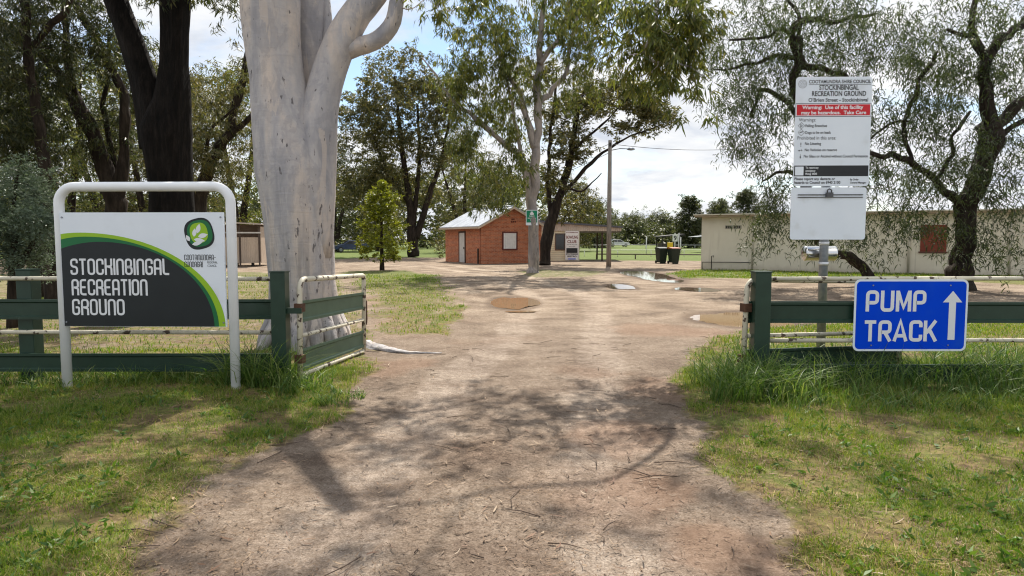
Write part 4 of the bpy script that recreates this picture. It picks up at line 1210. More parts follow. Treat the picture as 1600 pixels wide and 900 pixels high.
def strands(cent, nstr, slen, nl, ln, wd, sd=0):
    """weeping strands of small paired leaflets"""
    rg = np.random.default_rng(sd)
    c = np.repeat(cent, nstr, 0); N = len(c)
    start = c + rg.normal(size=(N, 3)) * np.array([0.34, 0.34, 0.22])
    az = rg.uniform(0, 6.28, N); k = rg.uniform(0.15, 0.9, N)
    hd = np.stack([np.cos(az) * k, np.sin(az) * k, np.zeros(N)], 1)
    L = rg.uniform(0.5, 1.2, N) * slen
    t = (np.arange(nl) + 0.5) / nl
    pos = start[:, None, :] + (hd[:, None, :] * (t - 0.45 * t * t)[None, :, None] + np.array([0, 0, -1.0]) * (t * t * 0.95)[None, :, None]) * L[:, None, None]
    tan = hd[:, None, :] * (1 - 0.9 * t)[None, :, None] + np.array([0, 0, -1.0]) * (1.9 * t)[None, :, None]
    tan = tan / np.linalg.norm(tan, axis=2, keepdims=True)
    pos = np.repeat(pos.reshape(-1, 3), 2, 0); tan = np.repeat(tan.reshape(-1, 3), 2, 0)
    M_ = len(pos)
    s = np.cross(tan, rg.normal(size=(M_, 3))); s /= np.linalg.norm(s, axis=1)[:, None]
    d = s * 0.8 + tan * 0.6; d /= np.linalg.norm(d, axis=1)[:, None]
    w = np.cross(d, rg.normal(size=(M_, 3))); w /= np.linalg.norm(w, axis=1)[:, None]
    l = (rg.uniform(0.7, 1.3, M_) * ln)[:, None]; wd_ = wd * rg.uniform(0.7, 1.2, M_)[:, None]
    mid = pos + d * l * 0.5
    return np.stack([pos, mid + w * wd_ / 2, pos + d * l, mid - w * wd_ / 2], 1).reshape(-1, 3)

def fronds(cent, n, spread, ln, wd, sd=0):
    """weeping feathery fronds: narrow ribbons that leave the twig outwards and arch down"""
    rg = np.random.default_rng(sd)
    m = max(3, n // 10); k_ = n // m
    s0 = np.repeat(rg.uniform(0.7, 1.3, len(cent)) * spread, m)
    c1 = np.repeat(cent, m, 0) + rg.normal(size=(len(s0), 3)) * s0[:, None] * np.array([0.6, 0.6, 0.5])
    c = np.repeat(c1, k_, 0); N = len(c)
    c = c - np.array([0, 0, 1.0]) * (rg.uniform(0, 0.85, N) * np.repeat(s0 * rg.uniform(0.5, 1.3, len(s0)), k_))[:, None] + rg.normal(size=(N, 3)) * 0.06
    az = rg.uniform(0, 6.28, N); el = rg.uniform(-0.5, 0.6, N)
    h = np.stack([np.cos(az) * np.cos(el), np.sin(az) * np.cos(el), np.sin(el)], 1)
    L = (ln * rg.uniform(0.6, 1.35, N))[:, None]
    s = np.cross(h, rg.normal(size=(N, 3))); s /= np.linalg.norm(s, axis=1)[:, None]
    w = (wd * rg.uniform(0.7, 1.2, N))[:, None] / 2
    g = rg.uniform(0.35, 0.95, N)[:, None] * np.array([0, 0, -1.0])
    def P(t): return c + L * (h * (t - 0.3 * t * t) + g * t * t)
    a, b, d, e = P(0.0), P(0.36), P(0.72), P(1.0)
    q1 = np.stack([a - s * w * .3, a + s * w * .3, b + s * w, b - s * w], 1)
    q2 = np.stack([b - s * w, b + s * w, d + s * w * .9, d - s * w * .9], 1)
    q3 = np.stack([d - s * w * .9, d + s * w * .9, e + s * w * .15, e - s * w * .15], 1)
    return np.stack([q1, q2, q3], 1).reshape(-1, 3)

def skeleton(limbs, clumps, sd=0, twig=0.011, sag=0.0, crook=0.0):
    """limb tubes plus thin branches grown out to every clump centre; returns (tubes, tips)"""
    rg = np.random.default_rng(sd)
    tubes, P, R = [], [], []
    for pts, rs in limbs:
        if crook:
            op, orr = catmull(pts, rs, 0.5)
            k_ = len(op); e = np.minimum(1, np.minimum(np.arange(k_), 3) / 3.0)
            jit = rg.normal(size=(k_, 3)) * e[:, None] * crook * (0.05 + np.minimum(np.array(orr), 0.12)[:, None] * 1.1)
            op, orr = catmull([np.array(p) + j for p, j in zip(op, jit)], [r * rg.uniform(0.85, 1.15) for r in orr], 0.18)
        else:
            op, orr = catmull(pts, rs)
        tubes.append((op, orr, 0))
        P += [np.array(p) for p in op]; R += list(orr)
    base_z = min(p[2] for p in P)
    P, R = np.array(P), np.array(R)
    ok = P[:, 2] > base_z + 0.25 * (P[:, 2].max() - base_z)
    P, R = P[ok], R[ok]
    if clumps is None or not len(clumps): return tubes
    order = np.argsort([np.min(np.linalg.norm(P - c, axis=1)) for c in clumps])
    PP, RR = [P], [R]
    A, B = P, R
    for i in order:
        c = clumps[i]
        d = c - A
        dist = np.linalg.norm(d, axis=1)
        cost = dist * (1 + 0.55 * np.clip(-d[:, 2] / (dist + 1e-6), 0, 1))
        j = int(np.argmin(cost)); L = dist[j]
        if L < 0.15: continue
        n = int(np.clip(L / 0.3, 3, 9))
        r0 = min(B[j] * 0.7, twig * (0.7 + 0.75 * L))
        side = rg.normal(size=3) * L * 0.09
        t = np.linspace(0, 1, n + 1)[:, None]
        pts = A[j] + (c - A[j]) * t + np.sin(t * math.pi) * (side + np.array([0, 0, (0.10 - sag) * L])) + rg.normal(size=(n + 1, 3)) * 0.03 * L * np.sin(t * math.pi)
        rs = np.linspace(r0, max(0.004, twig * 0.45), n + 1)
        tubes.append((list(pts), list(rs), 1))
        A = np.concatenate([A, pts[1:]]); B = np.concatenate([B, rs[1:]])
    return tubes

def make_tree(name, label, limbs, clumps, bark, leafm, leaf_fn, sd=0, twig=0.011, group=None, wob=0.05, nside=14, cat='tree', sag=0.0, flare=None, crook=0.0):
    tubes = skeleton(limbs, clumps, sd, twig, sag, crook)
    b = limbs[0][0][0]
    base = Vector((b[0], b[1], 0))
    t = thing(name, label, cat, base, 0, group)
    off = np.array(base)
    mb = MB()
    for i, (pts, rs, kind) in enumerate(tubes):
        pts = [np.array(p) - off for p in pts]
        if kind == 0: mb.tube(pts, rs, nside if max(rs) > 0.12 else 8, wob=wob, seed=sd * 31 + i)
        else: mb.tube(pts, rs, 5 if rs[0] > 0.03 else 4, cap=False)
    if flare: flare(mb)
    mb.build('trunk', bark, t)
    if clumps is not None and len(clumps):
        np_mesh('crown', leaf_fn(clumps) - off, 4, leafm, t)
    return t

def bark_mat(name, c1, c2, c3, bump=0.9, scale=5, bd=0.05, vstretch=0.18):
    m, nt, out = new_mat(name)
    co = nt.coord()
    v = nt.mapping(co, (1, 1, vstretch))
    f = nt.noise(v, scale * 2.4, 7, 0.7, 0.3)
    col = nt.ramp(f, [(0.32, c1), (0.52, c2), (0.72, c3)])
    col = nt.mix(nt.math('MULTIPLY', nt.step(nt.noise(co, 1.1, 4), 0.5, 0.7), 0.4), col, c3)
    principled(nt, out, col, 0.92, 0, nt.bump(f, bump, bd), 0.15)
    return m
BK = {}
BK['iron'] = bark_mat('near_black_ironbark', (0.003, 0.003, 0.003), (0.009, 0.007, 0.006), (0.024, 0.019, 0.016), 1.0, 6, 0.09)  # bark colour kept close to black all over
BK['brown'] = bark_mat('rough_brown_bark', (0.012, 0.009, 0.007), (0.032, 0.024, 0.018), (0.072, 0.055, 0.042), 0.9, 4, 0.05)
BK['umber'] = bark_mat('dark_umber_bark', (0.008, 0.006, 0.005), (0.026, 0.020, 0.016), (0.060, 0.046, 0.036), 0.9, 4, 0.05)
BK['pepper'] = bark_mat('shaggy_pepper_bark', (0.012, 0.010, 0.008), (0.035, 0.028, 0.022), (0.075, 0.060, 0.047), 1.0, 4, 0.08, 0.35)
def gum_bark(name, base, blue, tan, spot):
    m, nt, out = new_mat(name)
    co = nt.coord()
    v = nt.mapping(co, (1, 1, 0.22))
    f = nt.noise(v, 2.2, 6, 0.6, 0.4)
    col = nt.ramp(f, [(0.36, blue), (0.49, base), (0.62, tan)])
    g = nt.noise(nt.mapping(co, (1, 1, 0.5)), 11, 6, 0.65)
    col = nt.mix(nt.math('MULTIPLY', nt.step(g, 0.35, 0.65), 0.32), col, blue)
    sxa = nt.node('ShaderNodeSeparateXYZ'); nt.l.new(co, sxa.inputs[0])
    lowA = nt.math('MULTIPLY', nt.step(sxa.outputs[2], 2.6, 1.7), nt.step(sxa.outputs[0], -0.25, 0.25))
    blot = nt.noise(nt.mapping(co, (1, 1, 0.6)), 3.4, 6, 0.62, 0.8)
    col = nt.mix(nt.math('MULTIPLY', nt.step(blot, 0.50, 0.55), 0.28), col, tuple(c * 0.80 for c in blue))
    peel = nt.noise(nt.mapping(co, (2.2, 2.2, 0.35)), 2.1, 5, 0.6, 0.5)
    col = nt.mix(nt.math('MULTIPLY', nt.step(peel, 0.60, 0.625), 0.55), col, tan)
    # faint sideways creases in the smooth bark
    cz_ = nt.noise(nt.mapping(co, (0.8, 0.8, 5.0)), 3.0, 5, 0.6, 0.6)
    col = nt.mix(nt.math('MULTIPLY', nt.step(cz_, 0.56, 0.68), 0.18), col, blue)
    sp_ = nt.noise(nt.mapping(co, (1.8, 1.8, 0.55)), 9, 4, 0.55)
    col = nt.mix(nt.math('MULTIPLY', nt.step(nt.math('ADD', sp_, nt.math('MULTIPLY', lowA, 0.05)), 0.655, 0.69), 0.85), col, spot)
    # long grey streaks low on the trunk
    st = nt.noise(nt.mapping(co, (3.4, 3.4, 0.16)), 3.2, 6, 0.65)
    sx = nt.node('ShaderNodeSeparateXYZ'); nt.l.new(co, sx.inputs[0])
    low = nt.step(sx.outputs[2], 3.0, 0.2)
    col = nt.mix(nt.math('MULTIPLY', nt.math('MULTIPLY', nt.step(st, 0.5, 0.62), low), 0.6), col, tuple(c * 0.42 for c in base))
    h = nt.math('ADD', nt.math('ADD', nt.math('MULTIPLY', f, 0.6), nt.math('MULTIPLY', g, 0.4)), nt.math('MULTIPLY', cz_, 0.5))
    principled(nt, out, col, 0.75, 0, nt.bump(nt.noise(nt.mapping(co, (1, 1, 0.45)), 2.3, 3), 0.5, 0.12, nt.bump(h, 0.6, 0.03)), 0.25)
    return m
BK['white'] = gum_bark('white_gum_bark', (0.43, 0.40, 0.39), (0.27, 0.265, 0.285), (0.54, 0.46, 0.40), (0.085, 0.075, 0.078))
BK['slim'] = gum_bark('grey_gum_bark', (0.30, 0.26, 0.24), (0.20, 0.185, 0.185), (0.42, 0.36, 0.31), (0.09, 0.07, 0.06))

LF = {}
LF['gum'] = leaf_mat('gum_leaves', [(0.034, 0.051, 0.018), (0.078, 0.102, 0.027), (0.124, 0.143, 0.037), (0.163, 0.150, 0.045)], 0.38)
LF['dark'] = leaf_mat('dark_gum_leaves', [(0.015, 0.023, 0.011), (0.032, 0.044, 0.018), (0.056, 0.067, 0.027), (0.086, 0.084, 0.036)], 0.32)
LF['olive'] = leaf_mat('olive_gum_leaves', [(0.032, 0.040, 0.018), (0.066, 0.074, 0.029), (0.113, 0.107, 0.044), (0.152, 0.128, 0.055)], 0.34)
LF['pepper'] = leaf_mat('pepper_leaves', [(0.020, 0.032, 0.013), (0.040, 0.059, 0.022), (0.063, 0.085, 0.030)], 0.32)
LF['lime'] = leaf_mat('young_tree_leaves', [(0.065, 0.088, 0.010), (0.138, 0.162, 0.016), (0.217, 0.223, 0.024)], 0.40)
LF['wattle'] = leaf_mat('grey_wattle_leaves', [(0.049, 0.078, 0.052), (0.106, 0.149, 0.106), (0.178, 0.227, 0.174)], 0.25, tcol=(1.2, 1.3, 0.9))
LF['far'] = leaf_mat('distant_leaves', [(0.037, 0.050, 0.026), (0.073, 0.086, 0.042), (0.112, 0.118, 0.062)], 0.30)

# big white gum beside the left gate
Yg = 10.1
GUM = [
    [(480, 556, 72), (479, 540, 64), (476, 505, 56), (473, 440, 51), (468, 340, 54), (459, 260, 58), (445, 190, 48), (434, 120, 40), (426, 60, 41), (422, 0, 43), (416, -130, 40), (402, -350, 32), (380, -620, 20), (370, -850, 8)],
    [(486, 400, 34, -.05), (489, 300, 35, -.1), (495, 235, 31, -.1), (499, 180, 28, -.1), (509, 130, 26), (524, 85, 25), (540, 50, 24), (560, 18, 22), (585, -10, 20), (640, -100, 17), (720, -240, 13), (800, -400, 8)],
    [(478, 235, 24, .45), (484, 160, 24, .55), (487, 90, 24, .6), (487, 30, 23, .65), (486, -40, 20, .7), (492, -180, 15, .9), (520, -420, 8, 1.4)],
    [(508, 120, 10, .4), (512, 70, 9, .5), (511, 30, 8, .6), (506, -30, 7, .8), (500, -150, 5, 1.2)],
    [(536, 78, 17), (560, 72, 14), (582, 66, 13), (602, 52, 13), (615, 32, 12), (619, 8, 11), (626, -25, 10), (650, -100, 8), (700, -230, 5)],
]
def gum_flare(mb):
    rr = random.Random(3)
    for i, a in enumerate((-1.9, -1.45, -1.05, -0.7, -0.35, 0.0, 0.5, 1.6, 2.6, 3.5, 3.95)):
        r0 = 0.50
        dx, dy = math.cos(a), math.sin(a)
        L_ = rr.uniform(0.14, 0.26)
        pts = [(dx * r0 * 0.70, dy * r0 * 0.70, 0.85), (dx * r0 * 0.84, dy * r0 * 0.84, 0.48), (dx * (r0 + L_ * 0.35), dy * (r0 + L_ * 0.35), 0.22), (dx * (r0 + L_), dy * (r0 + L_), -0.05)]
        op, orr = catmull([Vector(p) for p in pts], [0.05, 0.12, 0.11, 0.06], 0.12)
        mb.tube(op, orr, 10, wob=0.10, seed=i)
limbs = [limb_px(l, Yg) for l in GUM]
# long bough sweeping out over the track, its tip hanging into view
over = [at(800, -400, Yg), at(850, -365, 9.9), at(890, -290, 9.5), at(960, -270, 9.6), at(985, -190, 9.2), at(1018, -120, 9.35), at(1026, -40, 9.3), at(1026, 15, 9.3), at(1019, 52, 9.3), at(1004, 82, 9.3)]
limbs.append((over, [0.020, 0.020, 0.022, 0.024, 0.027, 0.030, 0.034, 0.034, 0.03, 0.012]))
limbs.append(([at(1020, 48, 9.3), at(1023, 70, 9.25), at(1016, 94, 9.2), at(1050, 100, 9.2), at(1078, 104, 9.15), at(1108, 128, 9.1)], [0.032, 0.028, 0.02, 0.015, 0.012, 0.006]))
vis = np.concatenate([
    ell(1035, 60, 60, 60, 9.3, 0.7, 26), ell(1075, 20, 40, 40, 9.2, 0.6, 12), ell(985, 20, 45, 45, 9.4, 0.7, 12), ell(1005, 105, 35, 25, 9.3, 0.5, 6),
    ell(900, -30, 80, 40, 9.4, 0.8, 11), ell(780, -45, 100, 40, 9.6, 0.8, 10), ell(690, -10, 40, 30, 9.8, 0.6, 7), ell(1060, 125, 30, 16, 9.2, 0.4, 4)])
top = np.concatenate([
    ellw((-1.2, 8.6, 10.5), (4.4, 4.2, 2.6), 60), ellw((1.8, 6.5, 9.2), (3.8, 3.4, 1.6), 26), ellw((-4.5, 7.5, 10.5), (3.5, 3.5, 2.4), 42), ellw((0.3, 10.0, 13.5), (4.0, 4.0, 2.0), 40)])
top = np.concatenate([top, ellw((1.2, 11.2, 9.6), (4.6, 3.2, 1.9), 20), ellw((-4.4, 11.6, 9.0), (3.0, 2.0, 1.3), 84), ellw((-2.0, 11.0, 9.2), (3.0, 3.0, 1.6), 22), ellw((3.5, 13.5, 10.5), (3.5, 3.0, 1.6), 16), ellw((6.2, 13.2, 9.6), (3.6, 1.6, 1.2), 46)])  # unseen clumps above the frame, added to shade the track and grass
top = top[np.array([c[2] > 1.6 + c[1] * 0.40 + 0.8 for c in top])]
clumps = np.concatenate([vis, top]); nv = len(vis)
def gum_leaf(c):
    a, b = c[:nv], c[nv:]
    return np.concatenate([leaves(a, 85, 0.27, 0.17, 0.025, 1.6, 1.4, 1), leaves(b, 64, 0.60, 0.20, 0.050, 0.9, 0.9, 2)])
make_tree('gum_tree', 'huge smooth white gum tree with forked trunk behind the left gate', limbs, clumps, BK['white'], LF['gum'], gum_leaf, 1, 0.012, wob=0.05, nside=36, flare=gum_flare, sag=0.1)

# shed bark lying at the gum's foot
p0 = [gp(560, 540), gp(578, 545), gp(600, 549), gp(630, 552), (gp(655, 553)), gp(690, 553)]
mb = MB(); vs = []
pts, rs = catmull([Vector((p.x, p.y, 0.10 if i < 2 else 0.05)) for i, p in enumerate(p0)], [0.10, 0.10, 0.07, 0.05, 0.03, 0.012], 0.05)
for i, (p, r) in enumerate(zip(pts, rs)):
    for j in range(9):
        a = math.pi * j / 8
        q = r * (1 + 0.35 * math.sin(j * 2.3 + i * 0.6) * math.sin(i * 0.37 + j))
        vs.append((p[0] + 0.5 * q * math.cos(a) * 0.3, p[1] + q * 1.15 * math.cos(a), max(0.004, hz(p[0], p[1]) + q * 0.75 * math.sin(a))))
fs = [(i * 9 + j, i * 9 + j + 1, (i + 1) * 9 + j + 1, (i + 1) * 9 + j) for i in range(len(pts) - 1) for j in range(8)]
mb.add(vs, fs, True)
tag(mb.build('shed_bark', BK['white']), 'crumpled strip of pale grey bark lying at the white gum foot', 'bark')

# black double trunk behind the sign
Yi = 14.0
IRON = [[(272, 497, 46), (270, 440, 40), (268, 370, 32), (266, 300, 29), (262, 250, 32), (258, 205, 36), (268, 160, 27), (271, 100, 21), (272, 50, 21), (273, 0, 23), (275, -140, 20), (286, -380, 12), (300, -600, 5)],
        [(250, 230, 26), (238, 170, 22), (224, 120, 19), (209, 75, 18), (196, 40, 17), (180, 0, 17), (150, -90, 15), (95, -300, 10), (60, -480, 5)]]
limbs = [limb_px(l, Yi) for l in IRON]
cl = np.concatenate([ell(300, -25, 25, 18, 13.6, .8, 3), ell(210, -60, 150, 60, Yi, 2.5, 34), ell(120, -140, 130, 120, Yi, 3, 24), ell(330, -180, 120, 120, Yi, 3, 20), ellw((-5.2, 13.6, 9.4), (3.6, 1.8, 1.2), 40)])  # last cluster is out of view, added to shade the left grass
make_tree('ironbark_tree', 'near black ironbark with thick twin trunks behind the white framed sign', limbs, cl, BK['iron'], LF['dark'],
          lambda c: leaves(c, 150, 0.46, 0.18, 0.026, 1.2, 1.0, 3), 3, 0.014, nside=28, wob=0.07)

# brown-barked trees around it
T_ = [
 ('rough brown gum with upright forked trunk at the left edge', 17.0, [
   [(86, 474, 17), (82, 420, 15), (78, 360, 13), (72, 300, 11), (68, 245, 9.5), (62, 195, 8.5), (55, 150, 7.5), (47, 100, 7), (42, 50, 7), (37, 0, 7), (32, -80, 6), (25, -220, 4)],
   [(52, 72, 6), (64, 55, 6), (82, 36, 5.5), (102, 14, 5), (118, -20, 4), (140, -120, 3)]],
  [(10, 60, 70, 70, 3.0, 40), (0, 180, 60, 70, 2.5, 34), (90, -30, 80, 50, 3, 26), (20, 250, 50, 50, 2, 20)], 'dark'),
 ('leaning brown tree at the left frame edge behind the grey wattle', 18.5, [
   [(58, 470, 14), (55, 380, 10), (50, 300, 9), (38, 262, 8.5), (22, 228, 8), (5, 200, 7), (-30, 150, 6), (-70, 60, 4), (-90, -60, 3)]],
  [(-20, 130, 60, 70, 2.5, 26), (20, 215, 40, 40, 2, 14), (-40, 20, 60, 60, 2.5, 16)], 'dark'),
 ('brown gum splitting into three leaning stems left of the black twin trunk', 19.5, [
   [(182, 460, 22), (180, 380, 18), (178, 320, 17), (172, 285, 14), (160, 250, 12), (146, 217, 11.5), (126, 172, 11), (104, 138, 9.5), (78, 105, 8), (52, 75, 7), (25, 50, 6.5), (-10, 20, 6), (-70, -40, 4)],
   [(181, 330, 12), (188, 285, 11), (191, 235, 9.5), (197, 185, 9), (195, 150, 8.5), (182, 118, 8), (160, 80, 7.5), (142, 50, 7), (125, 22, 6), (113, -8, 5.5), (100, -80, 4)],
   [(120, 162, 8), (110, 120, 7), (105, 80, 6), (102, 40, 5), (101, 0, 4.5), (98, -90, 3)],
   [(186, 290, 5, 0.3), (170, 215, 4.5, 0.5), (160, 165, 4, 0.6), (172, 110, 3, 0.7), (170, 50, 2, 0.8)]],
  [(150, 60, 90, 60, 3, 44), (60, 160, 70, 50, 3, 24), (150, 200, 40, 50, 3, 18), (120, -40, 120, 40, 3, 26), (210, 90, 30, 40, 2, 8)], 'dark'),
 ('brown tree leaning right between black twin trunk and white gum', 21.0, [
   [(300, 445, 16), (304, 370, 14), (310, 310, 13), (320, 280, 11), (335, 250, 9.5), (352, 218, 8.5), (362, 190, 7.5), (371, 155, 6.5), (380, 118, 6), (388, 85, 5.5), (396, 30, 5), (405, -60, 3.5)],
   [(354, 216, 6), (368, 205, 5.5), (384, 190, 5), (400, 172, 4.5), (430, 140, 3)],
   [(312, 300, 4, -.4), (326, 215, 3, -.6), (345, 190, 2.4, -.8), (368, 168, 1.6, -.9)]],
  [(325, 150, 40, 50, 3, 17), (350, 200, 45, 40, 2.5, 22), (340, 260, 40, 25, 2, 12), (400, 110, 40, 50, 2.5, 10)], 'olive'),
]
for i, (lab, Y, lm, el, lf_) in enumerate(T_):
    cl = np.concatenate([ell(a, b, c, d, Y, e, int(n * 1.05)) for a, b, c, d, e, n in el])
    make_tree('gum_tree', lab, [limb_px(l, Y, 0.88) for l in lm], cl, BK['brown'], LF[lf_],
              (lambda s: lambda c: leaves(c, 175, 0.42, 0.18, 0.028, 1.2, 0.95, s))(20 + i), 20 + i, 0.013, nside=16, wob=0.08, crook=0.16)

# grey wattle at the left edge
Yw = 12.0
lw = limb_px([(20, 520, 9), (20, 440, 7), (24, 370, 5), (22, 310, 3), (30, 262, 1.5)], Yw)
lw2 = limb_px([(20, 440, 6), (45, 390, 4), (70, 350, 2.5), (82, 330, 1.5)], Yw)
cl = np.concatenate([ell(18, 330, 52, 78, Yw, 0.8, 80), ell(62, 345, 36, 26, Yw - 0.2, 0.5, 22), ell(-50, 350, 60, 90, Yw, 0.8, 40), ell(40, 400, 40, 24, Yw, 0.5, 14)])
make_tree('wattle_shrub', 'soft grey green wattle shrub at the left edge of the fence', [lw, lw2], cl, BK['brown'], LF['wattle'],
          lambda c: leaves(c, 240, 0.26, 0.062, 0.016, 0.2, 0.9, 40), 40, 0.007, nside=10, cat='shrub')

# young bright tree
Yy = gp(597, 423).y
k = Yy / F
b0 = gp(597, 423)
trunk = ([b0 + Vector((0, 0, z)) for z in (-0.1, 0.6, 1.6, 3.0, 4.3)], [0.14, 0.11, 0.085, 0.05, 0.015])
n = 120
zc = RNG.uniform(0.55, 4.45, n)
rad = np.interp(zc, [0.5, 0.8, 1.35, 2.2, 3.0, 3.8, 4.45], [0.55, 1.12, 1.36, 1.12, 0.92, 0.62, 0.10])
aa = RNG.uniform(0, 6.28, n); q = np.sqrt(RNG.uniform(0.1, 1, n)) * RNG.uniform(0.7, 1.22, n)
q = q * (0.62 + 0.76 * fbm(aa * 1.3 + 4, zc * 1.6 + 2, 2))
cl = np.stack([b0.x + rad * q * np.cos(aa), b0.y + rad * q * np.sin(aa), zc], 1)
make_tree('young_tree', 'young bright yellow green conical tree standing alone on the lawn', [trunk], cl, BK['brown'], LF['lime'],
          lambda c: leaves(c, 96, 0.25, 0.14, 0.058, -0.1, 0.9, 50), 50, 0.008, nside=10)

# slim pale gum in the yard
Ys_ = gp(832, 426.5).y
SL = [[(832, 428, 10.5), (832, 420, 9.5), (832, 380, 9), (832, 330, 9), (834, 290, 7.5), (837, 240, 6.5), (839, 180, 6), (841, 120, 5.2), (845, 60, 4.5), (852, 0, 4), (858, -80, 3), (866, -180, 2)],
      [(831, 330, 6.5), (826, 290, 5.5), (818, 255, 5), (800, 236, 4.6), (775, 212, 4.2), (748, 188, 3.8), (720, 166, 3.2), (700, 148, 2.6), (682, 118, 1.6), (660, 90, 1)],
      [(836, 232, 5.2), (828, 200, 4.8), (820, 172, 4.4), (811, 148, 4), (800, 125, 3.4), (780, 90, 2.6), (770, 40, 1.8)],
      [(829, 312, 4), (818, 268, 3.6), (812, 225, 3.2), (806, 190, 2.6), (798, 160, 2), (790, 120, 1.4)],
      [(842, 162, 4.4), (852, 150, 4), (868, 138, 3.5), (884, 112, 3.2), (893, 70, 2.8), (902, 20, 2.4), (915, -60, 1.6)],
      [(843, 100, 4), (860, 78, 3.8), (874, 50, 3.4), (884, 20, 3.2), (897, -5, 2.8), (920, -60, 2)],
      [(870, 62, 2.2), (890, 72, 1.8), (915, 66, 1.4), (940, 60, 0.9)]]
cl = np.concatenate([ell(760, 60, 75, 75, Ys_, 2.6, 32), ell(715, 115, 40, 45, Ys_, 2, 18), ell(760, 185, 60, 40, Ys_, 2, 20), ell(800, 130, 50, 50, Ys_, 2, 18),
                     ell(890, 50, 80, 70, Ys_, 2.6, 33), ell(910, 120, 45, 40, Ys_, 2, 14), ell(790, -30, 130, 60, Ys_, 3, 24), ell(940, -10, 60, 50, Ys_, 2.4, 16),
                     ell(800, 250, 40, 40, Ys_ - 1, 1.5, 9), ell(770, 300, 30, 30, Ys_ - 1.5, 1, 6), ell(725, 240, 30, 30, Ys_, 1.5, 8), ell(830, 280, 25, 20, Ys_ + 1.5, 1, 3)])
make_tree('gum_tree', 'slim pale grey gum with a green notice on its trunk', [limb_px(l, Ys_) for l in SL], cl, BK['slim'], LF['gum'],
          lambda c: leaves(c, 190, 0.58, 0.26, 0.046, 1.7, 1.6, 60), 60, 0.016, nside=16, sag=0.1, crook=0.35)

# dark leaning gum beside the hut
Yd = gp(853, 414).y
DK = [[(851, 415, 12.5), (852, 408, 10.5), (855, 380, 10), (860, 350, 9.5), (866, 325, 9), (876, 298, 8), (886, 268, 7), (893, 238, 6), (898, 205, 5), (905, 165, 3.4), (915, 135, 2)],
      [(868, 322, 6), (880, 302, 4.8), (898, 283, 4), (915, 262, 3.4), (932, 246, 3), (952, 232, 2.4), (975, 218, 1.8), (1002, 206, 1.3), (1030, 196, 0.8)],
      [(862, 345, 5), (858, 300, 4.5), (857, 250, 4), (860, 205, 3.4), (866, 160, 2.6), (870, 115, 1.6)],
      [(892, 240, 3), (915, 215, 2.4), (940, 195, 1.9), (965, 170, 1.3), (985, 150, 0.9)],
      [(880, 290, 3), (908, 300, 2), (925, 285, 1.4), (940, 270, 0.8)]]
cl = np.concatenate([ell(960, 152, 75, 22, Yd, 2.4, 50), ell(1015, 172, 40, 20, Yd, 1.6, 22), ell(905, 165, 40, 30, Yd, 2, 18), ell(870, 200, 30, 60, Yd, 2, 20),
                     ell(905, 225, 30, 30, Yd, 1.5, 10), ell(985, 200, 50, 10, Yd, 1.4, 9), ell(865, 275, 22, 35, Yd, 1.6, 12), ell(890, 330, 18, 22, Yd + 2, 1.2, 9), ell(1040, 190, 15, 12, Yd, 0.8, 5), ell(850, 110, 30, 30, Yd, 1.5, 9)])
make_tree('gum_tree', 'dark trunked gum leaning right beside the brick hut', [limb_px(l, Yd, 0.82) for l in DK], cl, BK['umber'], LF['olive'],
          lambda c: leaves(c, 150, 0.62, 0.24, 0.080, 0.45, 0.65, 70), 70, 0.014, nside=14, crook=0.25)

# tall dark gum behind the young tree
Yb = 62.0
BT = [[(646, 401, 12), (645, 385, 10.5), (643, 355, 9), (640, 320, 7.5), (635, 280, 6), (628, 230, 4.5), (622, 170, 3), (616, 120, 1.6)],
      [(650, 372, 7), (660, 340, 6.2), (670, 305, 5.2), (682, 275, 4.4), (692, 240, 3.5), (700, 200, 2.4), (706, 160, 1.4)],
      [(646, 350, 5), (650, 310, 4.6), (654, 265, 4), (655, 215, 3), (652, 165, 2)],
      [(640, 320, 3.4), (620, 290, 2.8), (600, 255, 2.2), (585, 220, 1.5)]]
cl = np.concatenate([ell(628, 150, 85, 70, Yb, 4.5, 66), ell(570, 190, 45, 75, Yb, 4, 30), ell(550, 290, 30, 50, Yb, 3, 14), ell(655, 230, 60, 60, Yb, 4, 32), ell(595, 280, 45, 40, Yb, 3, 24), ell(695, 170, 40, 50, Yb, 3, 22), ell(640, 300, 50, 25, Yb + 2, 3, 14)])
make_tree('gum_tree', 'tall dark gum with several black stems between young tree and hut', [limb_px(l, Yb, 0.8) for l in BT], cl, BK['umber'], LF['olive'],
          lambda c: leaves(c, 210, 0.98, 0.34, 0.10, 0.8, 0.85, 80), 80, 0.020, nside=12, crook=0.15)

